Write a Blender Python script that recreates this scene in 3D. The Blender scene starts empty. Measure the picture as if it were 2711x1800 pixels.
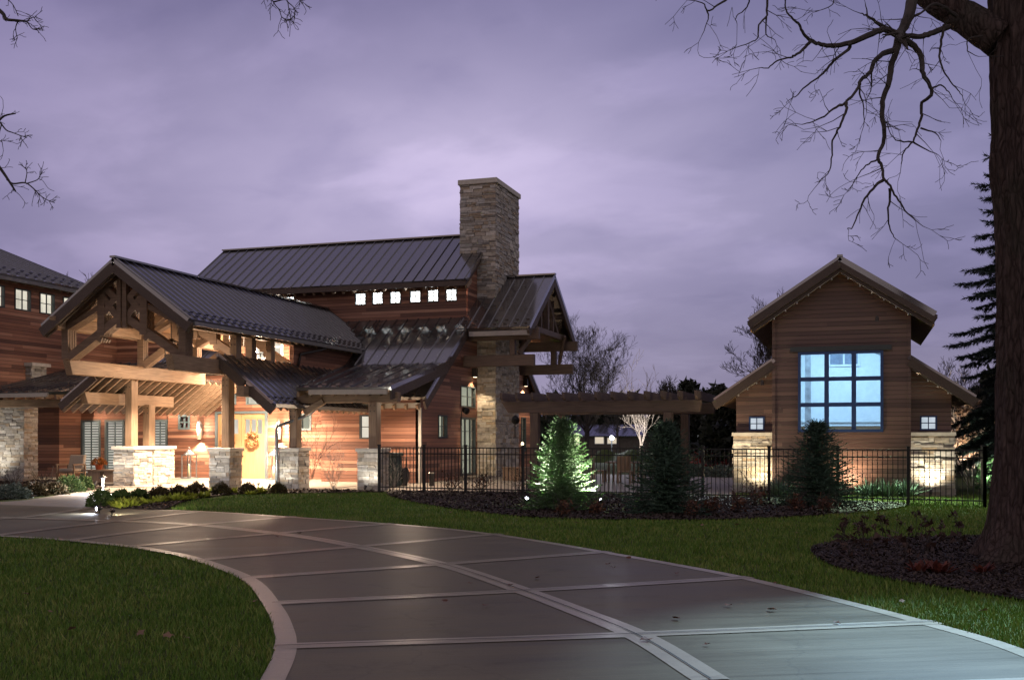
import bpy, math, random
import numpy as np
from mathutils import Vector, Matrix
R = math.radians
rnd = random.Random(7)
C = bpy.context.scene
COL = C.collection

# ------------------------------------------------------------------ camera
# world axes: x along the house front, y into the depth, z up
YAW = R(18.2); F = 2780.0; W0, H0 = 2711.0, 1800.0; CX = 1355.5; HY = 1158.0; CAMZ = 1.65
cam = bpy.data.cameras.new('camera'); camo = bpy.data.objects.new('camera', cam); COL.objects.link(camo)
cam.sensor_width = 36.0; cam.lens = 36.0 * F / W0; cam.shift_y = (HY - H0 / 2) / W0
cam.clip_end = 2000; camo.location = (0, 0, CAMZ); camo.rotation_euler = (R(90), 0, YAW)
C.camera = camo
C.render.resolution_x, C.render.resolution_y = 1024, 679
C.view_settings.view_transform = 'Standard'; C.view_settings.look = 'None'
C.view_settings.exposure = 0.0; C.view_settings.gamma = 1.0
try:
    C.cycles.use_denoising = True; C.cycles.denoiser = 'OPENIMAGEDENOISE'
    C.cycles.max_bounces = 8; C.cycles.transparent_max_bounces = 12; C.cycles.sample_clamp_indirect = 4
    C.cycles.caustics_reflective = False; C.cycles.caustics_refractive = False
except Exception: pass
SA, CA = math.sin(YAW), math.cos(YAW)
def w2(X, Y): return (X * CA - Y * SA, X * SA + Y * CA)      # metres right of / in front of the viewpoint -> world
def ray(dx, dy):                                              # survey reading (2362 wide sheet) -> direction
    a = (dx * 1.14776 - CX) / F; b = (HY - dy * 1.14796) / F
    return Vector((a * CA - SA, a * SA + CA, b))
def gp(dx, dy, z=0.0):                                        # survey reading on level ground
    d = ray(dx, dy); t = (z - CAMZ) / d.z
    return Vector((d.x * t, d.y * t, z))
def at(dx, dy, t):                                            # survey reading at a distance
    d = ray(dx, dy); return Vector((d.x * t, d.y * t, CAMZ + d.z * t))

# ------------------------------------------------------------------ sky
world = bpy.data.worlds.new('World'); C.world = world; world.use_nodes = True
def world_nodes():
    nt = world.node_tree; n = nt.nodes; L = nt.links; n.clear()
    out = n.new('ShaderNodeOutputWorld'); bg = n.new('ShaderNodeBackground'); bg.inputs[1].default_value = 1.0
    tc = n.new('ShaderNodeTexCoord'); sep = n.new('ShaderNodeSeparateXYZ'); L.new(tc.outputs['Generated'], sep.inputs[0])
    def m(op, a, b=None, c=None, clamp=False):
        q = n.new('ShaderNodeMath'); q.operation = op; q.use_clamp = clamp
        for i, v in enumerate((a, b, c)):
            if v is None: continue
            if isinstance(v, (int, float)): q.inputs[i].default_value = v
            else: L.new(v, q.inputs[i])
        return q.outputs[0]
    def mix(f, a, b, bt='MIX'):
        q = n.new('ShaderNodeMixRGB'); q.blend_type = bt
        for i, v in enumerate((f, a, b)):
            if isinstance(v, (int, float)): q.inputs[i].default_value = v
            elif isinstance(v, tuple): q.inputs[i].default_value = (*v, 1)
            else: L.new(v, q.inputs[i])
        return q.outputs[0]
    def ramp(f, pts):
        q = n.new('ShaderNodeValToRGB'); L.new(f, q.inputs[0]); e = q.color_ramp.elements
        q.color_ramp.interpolation = 'EASE'
        while len(e) < len(pts): e.new(0.5)
        for k, (p, c) in enumerate(pts): e[k].position = p; e[k].color = (c, c, c, 1) if isinstance(c, (int, float)) else (*c, 1)
        return q.outputs[0]
    zc = m('MAXIMUM', sep.outputs[2], 0.0)
    # glow of the town behind thin cloud: brightest low over the roofs
    rd = n.new('ShaderNodeVectorMath'); rd.operation = 'DOT_PRODUCT'; L.new(tc.outputs['Generated'], rd.inputs[0]); rd.inputs[1].default_value = (CA, SA, 0)
    hx = m('DIVIDE', m('ADD', rd.outputs['Value'], 0.05), 0.37); hz = m('DIVIDE', m('SUBTRACT', zc, 0.225), 0.145)
    fr = n.new('ShaderNodeVectorMath'); fr.operation = 'DOT_PRODUCT'; L.new(tc.outputs['Generated'], fr.inputs[0]); fr.inputs[1].default_value = (-SA, CA, 0)
    ahead = ramp(fr.outputs['Value'], [(0.3, 0.0), (0.6, 1.0)])
    glow = m('MULTIPLY', ahead, m('EXPONENT', m('MULTIPLY', -1.0, m('ADD', m('MULTIPLY', hx, hx), m('MULTIPLY', hz, hz)))))
    col = mix(glow, (0.135, 0.118, 0.262), (0.56, 0.485, 0.715))
    # bluer towards the right, pinker to the left
    side = ramp(m('ADD', m('MULTIPLY', rd.outputs['Value'], 1.1), 0.5), [(0.15, 0.0), (0.95, 1.0)])
    col = mix(m('MULTIPLY', side, 0.35), col, (0.215, 0.215, 0.40))
    low = ramp(zc, [(0.0, 1.0), (0.16, 0.0)])
    col = mix(m('MULTIPLY', low, 0.6), col, (0.295, 0.285, 0.41))
    # unseen sky overhead and behind the viewpoint, brightened as added fill for the fronts
    fd = n.new('ShaderNodeVectorMath'); fd.operation = 'DOT_PRODUCT'; L.new(tc.outputs['Generated'], fd.inputs[0]); fd.inputs[1].default_value = (-SA, CA, 0)
    back = ramp(m('ADD', m('MULTIPLY', fd.outputs['Value'], 0.5), 0.5), [(0.62, 1.0), (0.88, 0.0)])
    col = mix(back, col, (0.40, 0.345, 0.385))
    # cloud layers
    den = m('ADD', zc, 0.24)
    cv = n.new('ShaderNodeCombineXYZ'); L.new(m('DIVIDE', sep.outputs[0], den), cv.inputs[0]); L.new(m('DIVIDE', sep.outputs[1], den), cv.inputs[1])
    def cloud(scale, detail, off, sx=1.0):
        mp = n.new('ShaderNodeMapping'); L.new(cv.outputs[0], mp.inputs[0]); mp.inputs['Location'].default_value = off; mp.inputs['Scale'].default_value = (sx, 1, 1); mp.inputs['Rotation'].default_value = (0, 0, YAW + 0.25)
        q = n.new('ShaderNodeTexNoise'); L.new(mp.outputs[0], q.inputs['Vector']); q.inputs['Scale'].default_value = scale; q.inputs['Detail'].default_value = detail; q.inputs['Distortion'].default_value = 0.35
        return q.outputs[0]
    c1 = ramp(cloud(1.9, 6, (3.1, 1.7, 0)), [(0.36, 0.0), (0.64, 1.0)])
    c2 = ramp(cloud(4.6, 9, (8.3, 4.2, 0), 0.75), [(0.46, 0.0), (0.70, 1.0)])
    c3 = ramp(cloud(3.0, 9, (1.3, 9.1, 0), 0.75), [(0.46, 0.0), (0.64, 1.0)])
    col = mix(m('MULTIPLY', c1, 0.42), col, (0.62, 0.63, 0.72), 'MULTIPLY')
    col = mix(m('MULTIPLY', c2, 0.32), col, (0.62, 0.63, 0.74), 'MULTIPLY')
    col = mix(m('MULTIPLY', c3, 0.42), col, (1.50, 1.46, 1.40), 'MULTIPLY')
    sky = n.new('ShaderNodeTexSky'); sky.sky_type = 'NISHITA'; sky.sun_disc = False; sky.sun_elevation = R(1.5); sky.sun_rotation = R(200)
    col = mix(0.02, col, sky.outputs[0], 'ADD')
    L.new(col, bg.inputs[0]); L.new(bg.outputs[0], out.inputs[0])
world_nodes()
sun = bpy.data.lights.new('sun', 'SUN'); sun.energy = 0.03; sun.angle = R(25); sun.color = (1, 0.9, 0.85)
so = bpy.data.objects.new('sun', sun); COL.objects.link(so); so.rotation_euler = (R(80), 0, R(20))

# ------------------------------------------------------------------ materials
MATS = {}
class NB:
    def __init__(s, name):
        s.m = bpy.data.materials.new(name); s.m.use_nodes = True; s.nt = s.m.node_tree; s.n = s.nt.nodes; s.L = s.nt.links
        s.n.clear(); s.out = s.n.new('ShaderNodeOutputMaterial'); s.p = s.n.new('ShaderNodeBsdfPrincipled'); s.L.new(s.p.outputs[0], s.out.inputs[0])
        MATS[name] = s.m
    def set(s, sock, v):
        if isinstance(v, (int, float)): sock.default_value = v
        elif isinstance(v, tuple): sock.default_value = (*v, 1) if len(v) == 3 and len(sock.default_value) == 4 else v
        else: s.L.new(v, sock)
    def pos(s): return s.n.new('ShaderNodeNewGeometry').outputs['Position']
    def island(s): return s.n.new('ShaderNodeNewGeometry').outputs['Random Per Island']
    def sep(s, v):
        q = s.n.new('ShaderNodeSeparateXYZ'); s.L.new(v, q.inputs[0]); return q.outputs
    def comb(s, x, y, z):
        q = s.n.new('ShaderNodeCombineXYZ')
        for i, v in enumerate((x, y, z)): s.set(q.inputs[i], v)
        return q.outputs[0]
    def math(s, op, a, b=None, c=None):
        q = s.n.new('ShaderNodeMath'); q.operation = op
        for i, v in enumerate((a, b, c)):
            if v is not None: s.set(q.inputs[i], v)
        return q.outputs[0]
    def mp(s, v, scale=(1, 1, 1), rot=(0, 0, 0)):
        q = s.n.new('ShaderNodeMapping'); s.L.new(v, q.inputs[0]); q.inputs['Scale'].default_value = scale; q.inputs['Rotation'].default_value = rot; return q.outputs[0]
    def noise(s, v, scale, detail=3, dist=0.0, rough=0.5):
        q = s.n.new('ShaderNodeTexNoise'); s.L.new(v, q.inputs['Vector']); q.inputs['Scale'].default_value = scale; q.inputs['Detail'].default_value = detail; q.inputs['Distortion'].default_value = dist; q.inputs['Roughness'].default_value = rough; return q.outputs[0]
    def white(s, v):
        q = s.n.new('ShaderNodeTexWhiteNoise'); q.noise_dimensions = '3D'; s.L.new(v, q.inputs['Vector']); return q.outputs['Value']
    def ramp(s, f, pts, interp='LINEAR'):
        q = s.n.new('ShaderNodeValToRGB'); s.L.new(f, q.inputs[0]); e = q.color_ramp.elements; q.color_ramp.interpolation = interp
        while len(e) < len(pts): e.new(0.5)
        for k, (p, c) in enumerate(pts): e[k].position = p; e[k].color = (c, c, c, 1) if isinstance(c, (int, float)) else (*c, 1)
        return q.outputs[0]
    def mix(s, f, a, b, bt='MIX'):
        q = s.n.new('ShaderNodeMixRGB'); q.blend_type = bt
        for i, v in enumerate((f, a, b)): s.set(q.inputs[i], v)
        return q.outputs[0]
    def bump(s, h, strength=0.3, dist=0.02):
        q = s.n.new('ShaderNodeBump'); s.L.new(h, q.inputs['Height']); q.inputs['Strength'].default_value = strength; q.inputs['Distance'].default_value = dist; s.L.new(q.outputs[0], s.p.inputs['Normal'])
    def go(s, col, rough=0.7, metal=0.0, spec=None):
        s.set(s.p.inputs['Base Color'], col); s.set(s.p.inputs['Roughness'], rough); s.set(s.p.inputs['Metallic'], metal)
        if spec is not None: s.set(s.p.inputs['Specular IOR Level'], spec)
        return s.m
def plain(name, col, rough=0.6, metal=0.0, var=0.25, scale=6.0, bump=0.0, spec=None):
    b = NB(name); f = b.noise(b.pos(), scale, 4)
    c = b.mix(b.ramp(f, [(0.3, 0.0), (0.7, 1.0)]), tuple(x * (1 - var) for x in col), tuple(min(1, x * (1 + var)) for x in col))
    if bump: b.bump(b.noise(b.pos(), scale * 5, 3), bump, 0.01)
    return b.go(c, rough, metal, spec)
def emit(name, col, s):
    b = NB(name); b.n.remove(b.p); e = b.n.new('ShaderNodeEmission'); e.inputs[0].default_value = (*col, 1); e.inputs[1].default_value = s
    b.L.new(e.outputs[0], b.out.inputs[0]); return b.m
def siding(name, cols, bh=0.135, rw=0.50):
    b = NB(name); P = b.sep(b.pos()); z = b.math('DIVIDE', P[2], bh); iz = b.math('FLOOR', z); fz = b.math('FRACT', z)
    h = b.math('ADD', P[0], P[1])
    r1 = b.white(b.comb(iz, 3.3, 1.7)); seg = b.math('FLOOR', b.math('ADD', b.math('DIVIDE', h, 5.2), b.math('MULTIPLY', r1, 9.0)))
    r = b.white(b.comb(iz, seg, 5.1))
    g = b.noise(b.comb(b.math('MULTIPLY', h, 1.2), b.math('MULTIPLY', P[2], 45.0), b.math('MULTIPLY', r, 30.0)), 1.0, 4)
    f = b.math('ADD', b.math('MULTIPLY', r, rw), b.math('MULTIPLY', b.math('ADD', b.math('MULTIPLY', g, 0.6), b.math('MULTIPLY', b.noise(b.comb(b.math('MULTIPLY', h, 0.5), b.math('MULTIPLY', iz, 3.7), 0.0), 1.0, 3), 0.4)), 1.04 - rw))
    c = b.ramp(f, cols)
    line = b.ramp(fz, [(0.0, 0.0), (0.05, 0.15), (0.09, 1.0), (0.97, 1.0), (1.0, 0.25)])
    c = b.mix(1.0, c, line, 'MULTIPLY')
    hh = b.math('ADD', b.ramp(fz, [(0.0, 0.0), (0.07, 1.0), (1.0, 0.55)]), b.math('MULTIPLY', g, 0.12))
    b.bump(hh, 0.7, 0.02)
    return b.go(c, b.math('ADD', 0.42, b.math('MULTIPLY', g, 0.25)), 0, 0.35)
CEDAR = [(0.12, (0.055, 0.028, 0.022)), (0.3, (0.12, 0.054, 0.037)), (0.5, (0.21, 0.092, 0.057)), (0.7, (0.32, 0.156, 0.102)), (0.9, (0.46, 0.27, 0.185))]
M_SID = siding('cedar_siding', CEDAR)
M_SIDP = siding('weathered_cedar_siding', [(0.15, (0.052, 0.034, 0.034)), (0.35, (0.098, 0.061, 0.055)), (0.6, (0.158, 0.097, 0.082)), (0.9, (0.245, 0.158, 0.126))], 0.125, 0.38)
def timber(name, axis, c0=(0.15, 0.097, 0.060), c1=(0.345, 0.24, 0.16)):
    b = NB(name); sc = [26, 26, 26]; sc[axis] = 1.6
    g = b.noise(b.mp(b.pos(), tuple(sc)), 1.0, 4, 0.4); k = b.noise(b.pos(), 2.2, 2)
    c = b.ramp(b.math('ADD', b.math('MULTIPLY', g, 0.7), b.math('MULTIPLY', k, 0.3)), [(0.25, c0), (0.7, c1)])
    b.bump(g, 0.25, 0.006); return b.go(c, 0.6, 0, 0.3)
M_TX, M_TY, M_TZ = timber('timber_along_x', 0), timber('timber_along_y', 1), timber('timber_upright', 2)
M_TXD = timber('dark_timber_along_x', 0, (0.062, 0.044, 0.036), (0.15, 0.105, 0.08)); M_TYD = timber('dark_timber_along_y', 1, (0.062, 0.044, 0.036), (0.15, 0.105, 0.08)); M_TZD = timber('dark_timber_upright', 2, (0.062, 0.044, 0.036), (0.15, 0.105, 0.08))
M_TRS = timber('truss_timber', 0, (0.085, 0.055, 0.038), (0.22, 0.145, 0.095))
M_TD = timber('timber_trim', 1, (0.050, 0.036, 0.030), (0.105, 0.075, 0.060))
def stone(name):
    b = NB(name); i = b.island(); n2 = b.noise(b.pos(), 9, 5)
    c = b.ramp(i, [(0.0, (0.19, 0.175, 0.16)), (0.15, (0.40, 0.35, 0.285)), (0.36, (0.32, 0.305, 0.285)), (0.55, (0.50, 0.45, 0.37)), (0.68, (0.34, 0.26, 0.18)), (0.82, (0.46, 0.44, 0.41)), (1.0, (0.58, 0.53, 0.46))])
    c = b.mix(0.5, c, b.ramp(n2, [(0.3, 0.45), (0.7, 1.25)]), 'MULTIPLY')
    b.bump(b.noise(b.pos(), 24, 6), 0.6, 0.02); return b.go(c, 0.85, 0, 0.2)
M_STONE = stone('ledge_stone')
M_CAP = plain('limestone_cap', (0.50, 0.46, 0.40), 0.75, 0, 0.12, 9, 0.15)
def roofm():
    b = NB('standing_seam_metal'); n1 = b.noise(b.pos(), 1.3, 4)
    c = b.mix(n1, (0.036, 0.031, 0.031), (0.058, 0.050, 0.049))
    b.bump(b.noise(b.pos(), 2.5, 2), 0.03, 0.02)
    b.p.inputs['Coat Weight'].default_value = 1.0; b.p.inputs['Coat IOR'].default_value = 2.5; b.p.inputs['Coat Roughness'].default_value = 0.09; return b.go(c, b.ramp(n1, [(0.3, 0.22), (0.75, 0.38)]), 0.25, 0.6)
M_ROOF = roofm()
M_TRIM = plain('pale_fascia_metal', (0.38, 0.35, 0.30), 0.4, 0.2, 0.08)
M_GUT = plain('grey_gutter_metal', (0.22, 0.21, 0.20), 0.4, 0.5, 0.1)
M_FRAME = plain('dark_window_frame', (0.035, 0.045, 0.05), 0.45, 0.1, 0.1)
M_FRAMEB = plain('blue_grey_window_frame', (0.10, 0.135, 0.15), 0.5, 0.0, 0.1)
M_FRAMEP = plain('blue_halo_window_frame', (0.018, 0.05, 0.16), 0.4, 0.1, 0.1)  # blue fringe around the bright panes is put into the frame colour
M_BLACK = plain('black_iron', (0.012, 0.013, 0.014), 0.4, 0.4, 0.2)
M_BRONZE = plain('bronze_metal', (0.05, 0.045, 0.042), 0.4, 0.6, 0.2)
M_GREYM = plain('zinc_metal', (0.27, 0.29, 0.31), 0.4, 0.6, 0.2)
M_DOOR = timber('fir_door_wood', 2, (0.40, 0.225, 0.11), (0.52, 0.31, 0.165))
M_WHITE = plain('white_painted_plaster', (0.74, 0.74, 0.72), 0.7, 0, 0.05)
M_CREAM = plain('cream_plaster', (0.62, 0.56, 0.46), 0.7, 0, 0.06)
M_SOFF = timber('soffit_boards', 0, (0.22, 0.13, 0.07), (0.36, 0.22, 0.12))
def glass():
    b = NB('window_glass'); b.n.remove(b.p); t = b.n.new('ShaderNodeBsdfTransparent'); t.inputs[0].default_value = (0.93, 0.95, 0.95, 1)
    g = b.n.new('ShaderNodeBsdfGlossy'); g.inputs['Roughness'].default_value = 0.03; lw = b.n.new('ShaderNodeLayerWeight'); lw.inputs[0].default_value = 0.5
    f = b.math('ADD', b.math('MULTIPLY', b.math('POWER', lw.outputs['Facing'], 5.0), 0.55), 0.03)
    m = b.n.new('ShaderNodeMixShader'); b.L.new(f, m.inputs[0]); b.L.new(t.outputs[0], m.inputs[1]); b.L.new(g.outputs[0], m.inputs[2]); b.L.new(m.outputs[0], b.out.inputs[0]); return b.m
M_GLASS = glass()
def litblind(name, col, s, axis=2, freq=0.0, dark=0.35):
    b = NB(name); b.n.remove(b.p); e = b.n.new('ShaderNodeEmission'); P = b.sep(b.pos())
    n1 = b.noise(b.mp(b.pos(), (1.3, 1.3, 0.8)), 1.6, 3)
    c = b.mix(b.ramp(n1, [(0.25, 0.0), (0.75, 1.0)]), tuple(x * 0.6 for x in col), col)
    if freq:
        fz = b.math('FRACT', b.math('MULTIPLY', P[axis], freq)); c = b.mix(1.0, c, b.ramp(fz, [(0.0, dark), (0.32, dark), (0.40, 1.0), (0.92, 1.0), (1.0, dark)]), 'MULTIPLY')
    b.set(e.inputs[0], c); e.inputs[1].default_value = s; b.L.new(e.outputs[0], b.out.inputs[0]); return b.m
M_LITW = litblind('lit_room_pale', (1.0, 0.90, 0.74), 1.1)
M_LITL = litblind('lit_louvres', (1.0, 0.93, 0.80), 0.75, 2, 9.0, 0.12)
M_LITB = litblind('lit_blind', (0.85, 0.85, 0.66), 0.62)
def concrete(name, c0, c1, r0, r1, sp=0.2):
    b = NB(name); P = b.pos(); st = b.noise(b.mp(P, (0.45, 8.0, 1), (0, 0, 0.0)), 1.6, 6); bl = b.noise(P, 0.55, 4); fi = b.noise(P, 60, 3)
    RP = b.mp(P, (1, 1, 1), (0, 0, R(-27.7))); br = b.noise(b.mp(RP, (0.55, 26.0, 1)), 1.0, 5, 0.15, 0.62); st = b.noise(b.mp(RP, (0.22, 3.2, 1)), 1.5, 6, 0.3)
    f = b.math('ADD', b.math('ADD', b.math('MULTIPLY', st, 0.42), b.math('MULTIPLY', bl, 0.30)), b.math('MULTIPLY', br, 0.28))
    c = b.mix(b.ramp(f, [(0.36, 0.0), (0.64, 1.0)]), c0, c1); c = b.mix(0.25, c, b.ramp(fi, [(0.3, 0.6), (0.7, 1.3)]), 'MULTIPLY')
    b.bump(b.math('ADD', b.math('MULTIPLY', fi, 0.5), b.math('MULTIPLY', br, 1.6)), 0.22, 0.006)
    cr = b.n.new('ShaderNodeTexVoronoi'); cr.feature = 'DISTANCE_TO_EDGE'; cr.inputs['Scale'].default_value = 0.22; wv = b.n.new('ShaderNodeVectorMath'); wv.operation = 'ADD'; b.L.new(P, wv.inputs[0]); nn = b.n.new('ShaderNodeTexNoise'); b.L.new(P, nn.inputs['Vector']); nn.inputs['Scale'].default_value = 1.4; nn.inputs['Detail'].default_value = 5; b.L.new(nn.outputs['Color'], wv.inputs[1]); b.L.new(wv.outputs[0], cr.inputs['Vector'])
    c = b.mix(b.ramp(cr.outputs['Distance'], [(0.0, 0.28), (0.0022, 0.0)]), c, (0.03, 0.026, 0.02))
    c = b.mix(b.ramp(b.noise(P, 2.1, 6, 0.4, 0.7), [(0.55, 0.0), (0.75, 0.55)]), c, tuple(x * 0.55 for x in c0))
    return b.go(c, b.ramp(f, [(0.3, r0), (0.7, r1)]), 0, sp)
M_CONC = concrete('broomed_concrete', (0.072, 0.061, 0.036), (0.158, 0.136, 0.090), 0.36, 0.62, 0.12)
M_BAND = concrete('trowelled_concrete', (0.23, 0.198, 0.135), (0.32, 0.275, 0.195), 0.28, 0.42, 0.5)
M_WALK = concrete('walk_concrete', (0.20, 0.175, 0.145), (0.28, 0.25, 0.21), 0.5, 0.7)
M_JOINT = plain('dark_joint', (0.035, 0.033, 0.03), 0.9)  # one even dark colour for the thin joint strips in the drive
def groundm(name, cols, scale, rough=0.95, bs=0.5):
    b = NB(name); n1 = b.noise(b.pos(), scale, 6, 0.2, 0.65); n2 = b.noise(b.pos(), scale * 0.11, 3)
    c = b.ramp(b.math('ADD', b.math('MULTIPLY', n1, 0.6), b.math('MULTIPLY', n2, 0.4)), cols); b.bump(n1, bs, 0.05); return b.go(c, rough, 0, 0.15)
M_LAWN = groundm('lawn_turf', [(0.3, (0.024, 0.032, 0.008)), (0.5, (0.05, 0.068, 0.016)), (0.72, (0.09, 0.10, 0.03))], 14)
M_MULCH = groundm('bark_mulch', [(0.28, (0.010, 0.006, 0.005)), (0.5, (0.028, 0.017, 0.012)), (0.66, (0.055, 0.035, 0.026)), (0.78, (0.12, 0.09, 0.07))], 34, 0.95, 0.9)
def blades(name, c0, c1, c2):
    b = NB(name); i = b.island(); n1 = b.noise(b.pos(), 0.9, 5, 0.3, 0.65)
    c = b.ramp(b.math('ADD', b.math('MULTIPLY', i, 0.45), b.math('MULTIPLY', n1, 0.6)), [(0.22, c0), (0.52, c1), (0.82, c2)])
    return b.go(c, 0.6, 0, 0.25)
M_GRASS = blades('grass_blades', (0.050, 0.108, 0.012), (0.105, 0.20, 0.024), (0.27, 0.27, 0.075))
M_SPR = blades('lit_spruce_needles', (0.040, 0.085, 0.036), (0.080, 0.155, 0.062), (0.17, 0.25, 0.10))  # needle colour raised so it carries part of the spotlight brightness
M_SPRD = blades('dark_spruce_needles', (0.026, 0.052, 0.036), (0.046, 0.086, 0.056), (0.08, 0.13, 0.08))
M_NOR = blades('norway_spruce_needles', (0.014, 0.024, 0.022), (0.022, 0.036, 0.03), (0.04, 0.055, 0.04))
M_BOX = blades('boxwood_leaves', (0.025, 0.045, 0.012), (0.05, 0.085, 0.02), (0.10, 0.12, 0.04))
M_BOXR = blades('russet_shrub_leaves', (0.03, 0.026, 0.012), (0.06, 0.05, 0.02), (0.12, 0.07, 0.03))
M_YEL = blades('yellow_green_leaves', (0.16, 0.20, 0.02), (0.30, 0.34, 0.04), (0.46, 0.46, 0.08))
M_BRN = blades('dry_leaves', (0.05, 0.022, 0.014), (0.11, 0.045, 0.025), (0.22, 0.11, 0.06))
M_TAN = blades('tan_seed_leaves', (0.20, 0.12, 0.07), (0.34, 0.22, 0.13), (0.50, 0.36, 0.24))
M_BLUE = blades('blue_grass_leaves', (0.07, 0.10, 0.08), (0.13, 0.17, 0.14), (0.24, 0.28, 0.22))
M_WOOD = blades('far_foliage', (0.014, 0.017, 0.010), (0.022, 0.026, 0.015), (0.036, 0.034, 0.02))
def bark(name, c0, c1, sc=1.0):
    b = NB(name); P = b.pos(); n1 = b.noise(b.mp(P, (9 * sc, 9 * sc, 1.3 * sc)), 1.5, 7, 0.9, 0.62)
    w = b.n.new('ShaderNodeTexVoronoi'); w.feature = 'DISTANCE_TO_EDGE'; w.inputs['Scale'].default_value = 1.0
    wv = b.n.new('ShaderNodeVectorMath'); wv.operation = 'ADD'; b.L.new(b.mp(P, (15 * sc, 15 * sc, 3.0 * sc)), wv.inputs[0]); cc = b.n.new('ShaderNodeTexNoise'); b.L.new(P, cc.inputs['Vector']); cc.inputs['Scale'].default_value = 3.0; b.L.new(cc.outputs['Color'], wv.inputs[1]); b.L.new(wv.outputs[0], w.inputs['Vector'])
    pl = b.ramp(w.outputs['Distance'], [(0.0, 0.0), (0.16, 0.75), (0.4, 1.0)]); h = b.math('ADD', b.math('MULTIPLY', pl, 0.30), b.math('MULTIPLY', n1, 0.95))
    c = b.mix(b.ramp(h, [(0.25, 0.0), (0.95, 1.0)]), c0, c1); c = b.mix(b.ramp(b.noise(P, 1.3, 3), [(0.5, 0.0), (0.75, 0.5)]), c, (0.055, 0.06, 0.045)); b.bump(h, 1.0, 0.12 / sc); return b.go(c, 0.92, 0, 0.1)
M_BARK = bark('oak_bark', (0.03, 0.02, 0.018), (0.13, 0.092, 0.084))
M_TWIG = plain('twig_bark', (0.045, 0.036, 0.032), 0.9, 0, 0.3)
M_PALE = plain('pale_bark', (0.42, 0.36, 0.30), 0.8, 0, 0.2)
M_CUSH = plain('taupe_cushion', (0.42, 0.36, 0.29), 0.9, 0, 0.08, 20, 0.2)
M_TERRA = plain('terracotta', (0.50, 0.12, 0.045), 0.7, 0, 0.1)
M_FLOW = blades('wreath_flowers', (0.12, 0.10, 0.05), (0.45, 0.18, 0.06), (0.75, 0.52, 0.30))
M_CAND = plain('ivory_candle', (0.75, 0.66, 0.45), 0.5, 0, 0.04)
M_FAR = plain('far_house_wall', (0.07, 0.055, 0.045), 0.9, 0, 0.2)
M_WARM = emit('warm_lamp', (1.0, 0.74, 0.45), 5); M_COOL = emit('cool_lamp', (0.80, 0.82, 1.0), 22); M_BULB = plain('white_glass_bulb', (0.36, 0.35, 0.34), 0.3)
M_FARL = emit('far_lit_window', (1.0, 0.86, 0.66), 0.7); M_STREET = emit('street_lamp_glow', (0.88, 0.92, 1.0), 60); M_RED = plain('red_burning_bush', (0.45, 0.10, 0.09), 0.9)

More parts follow.
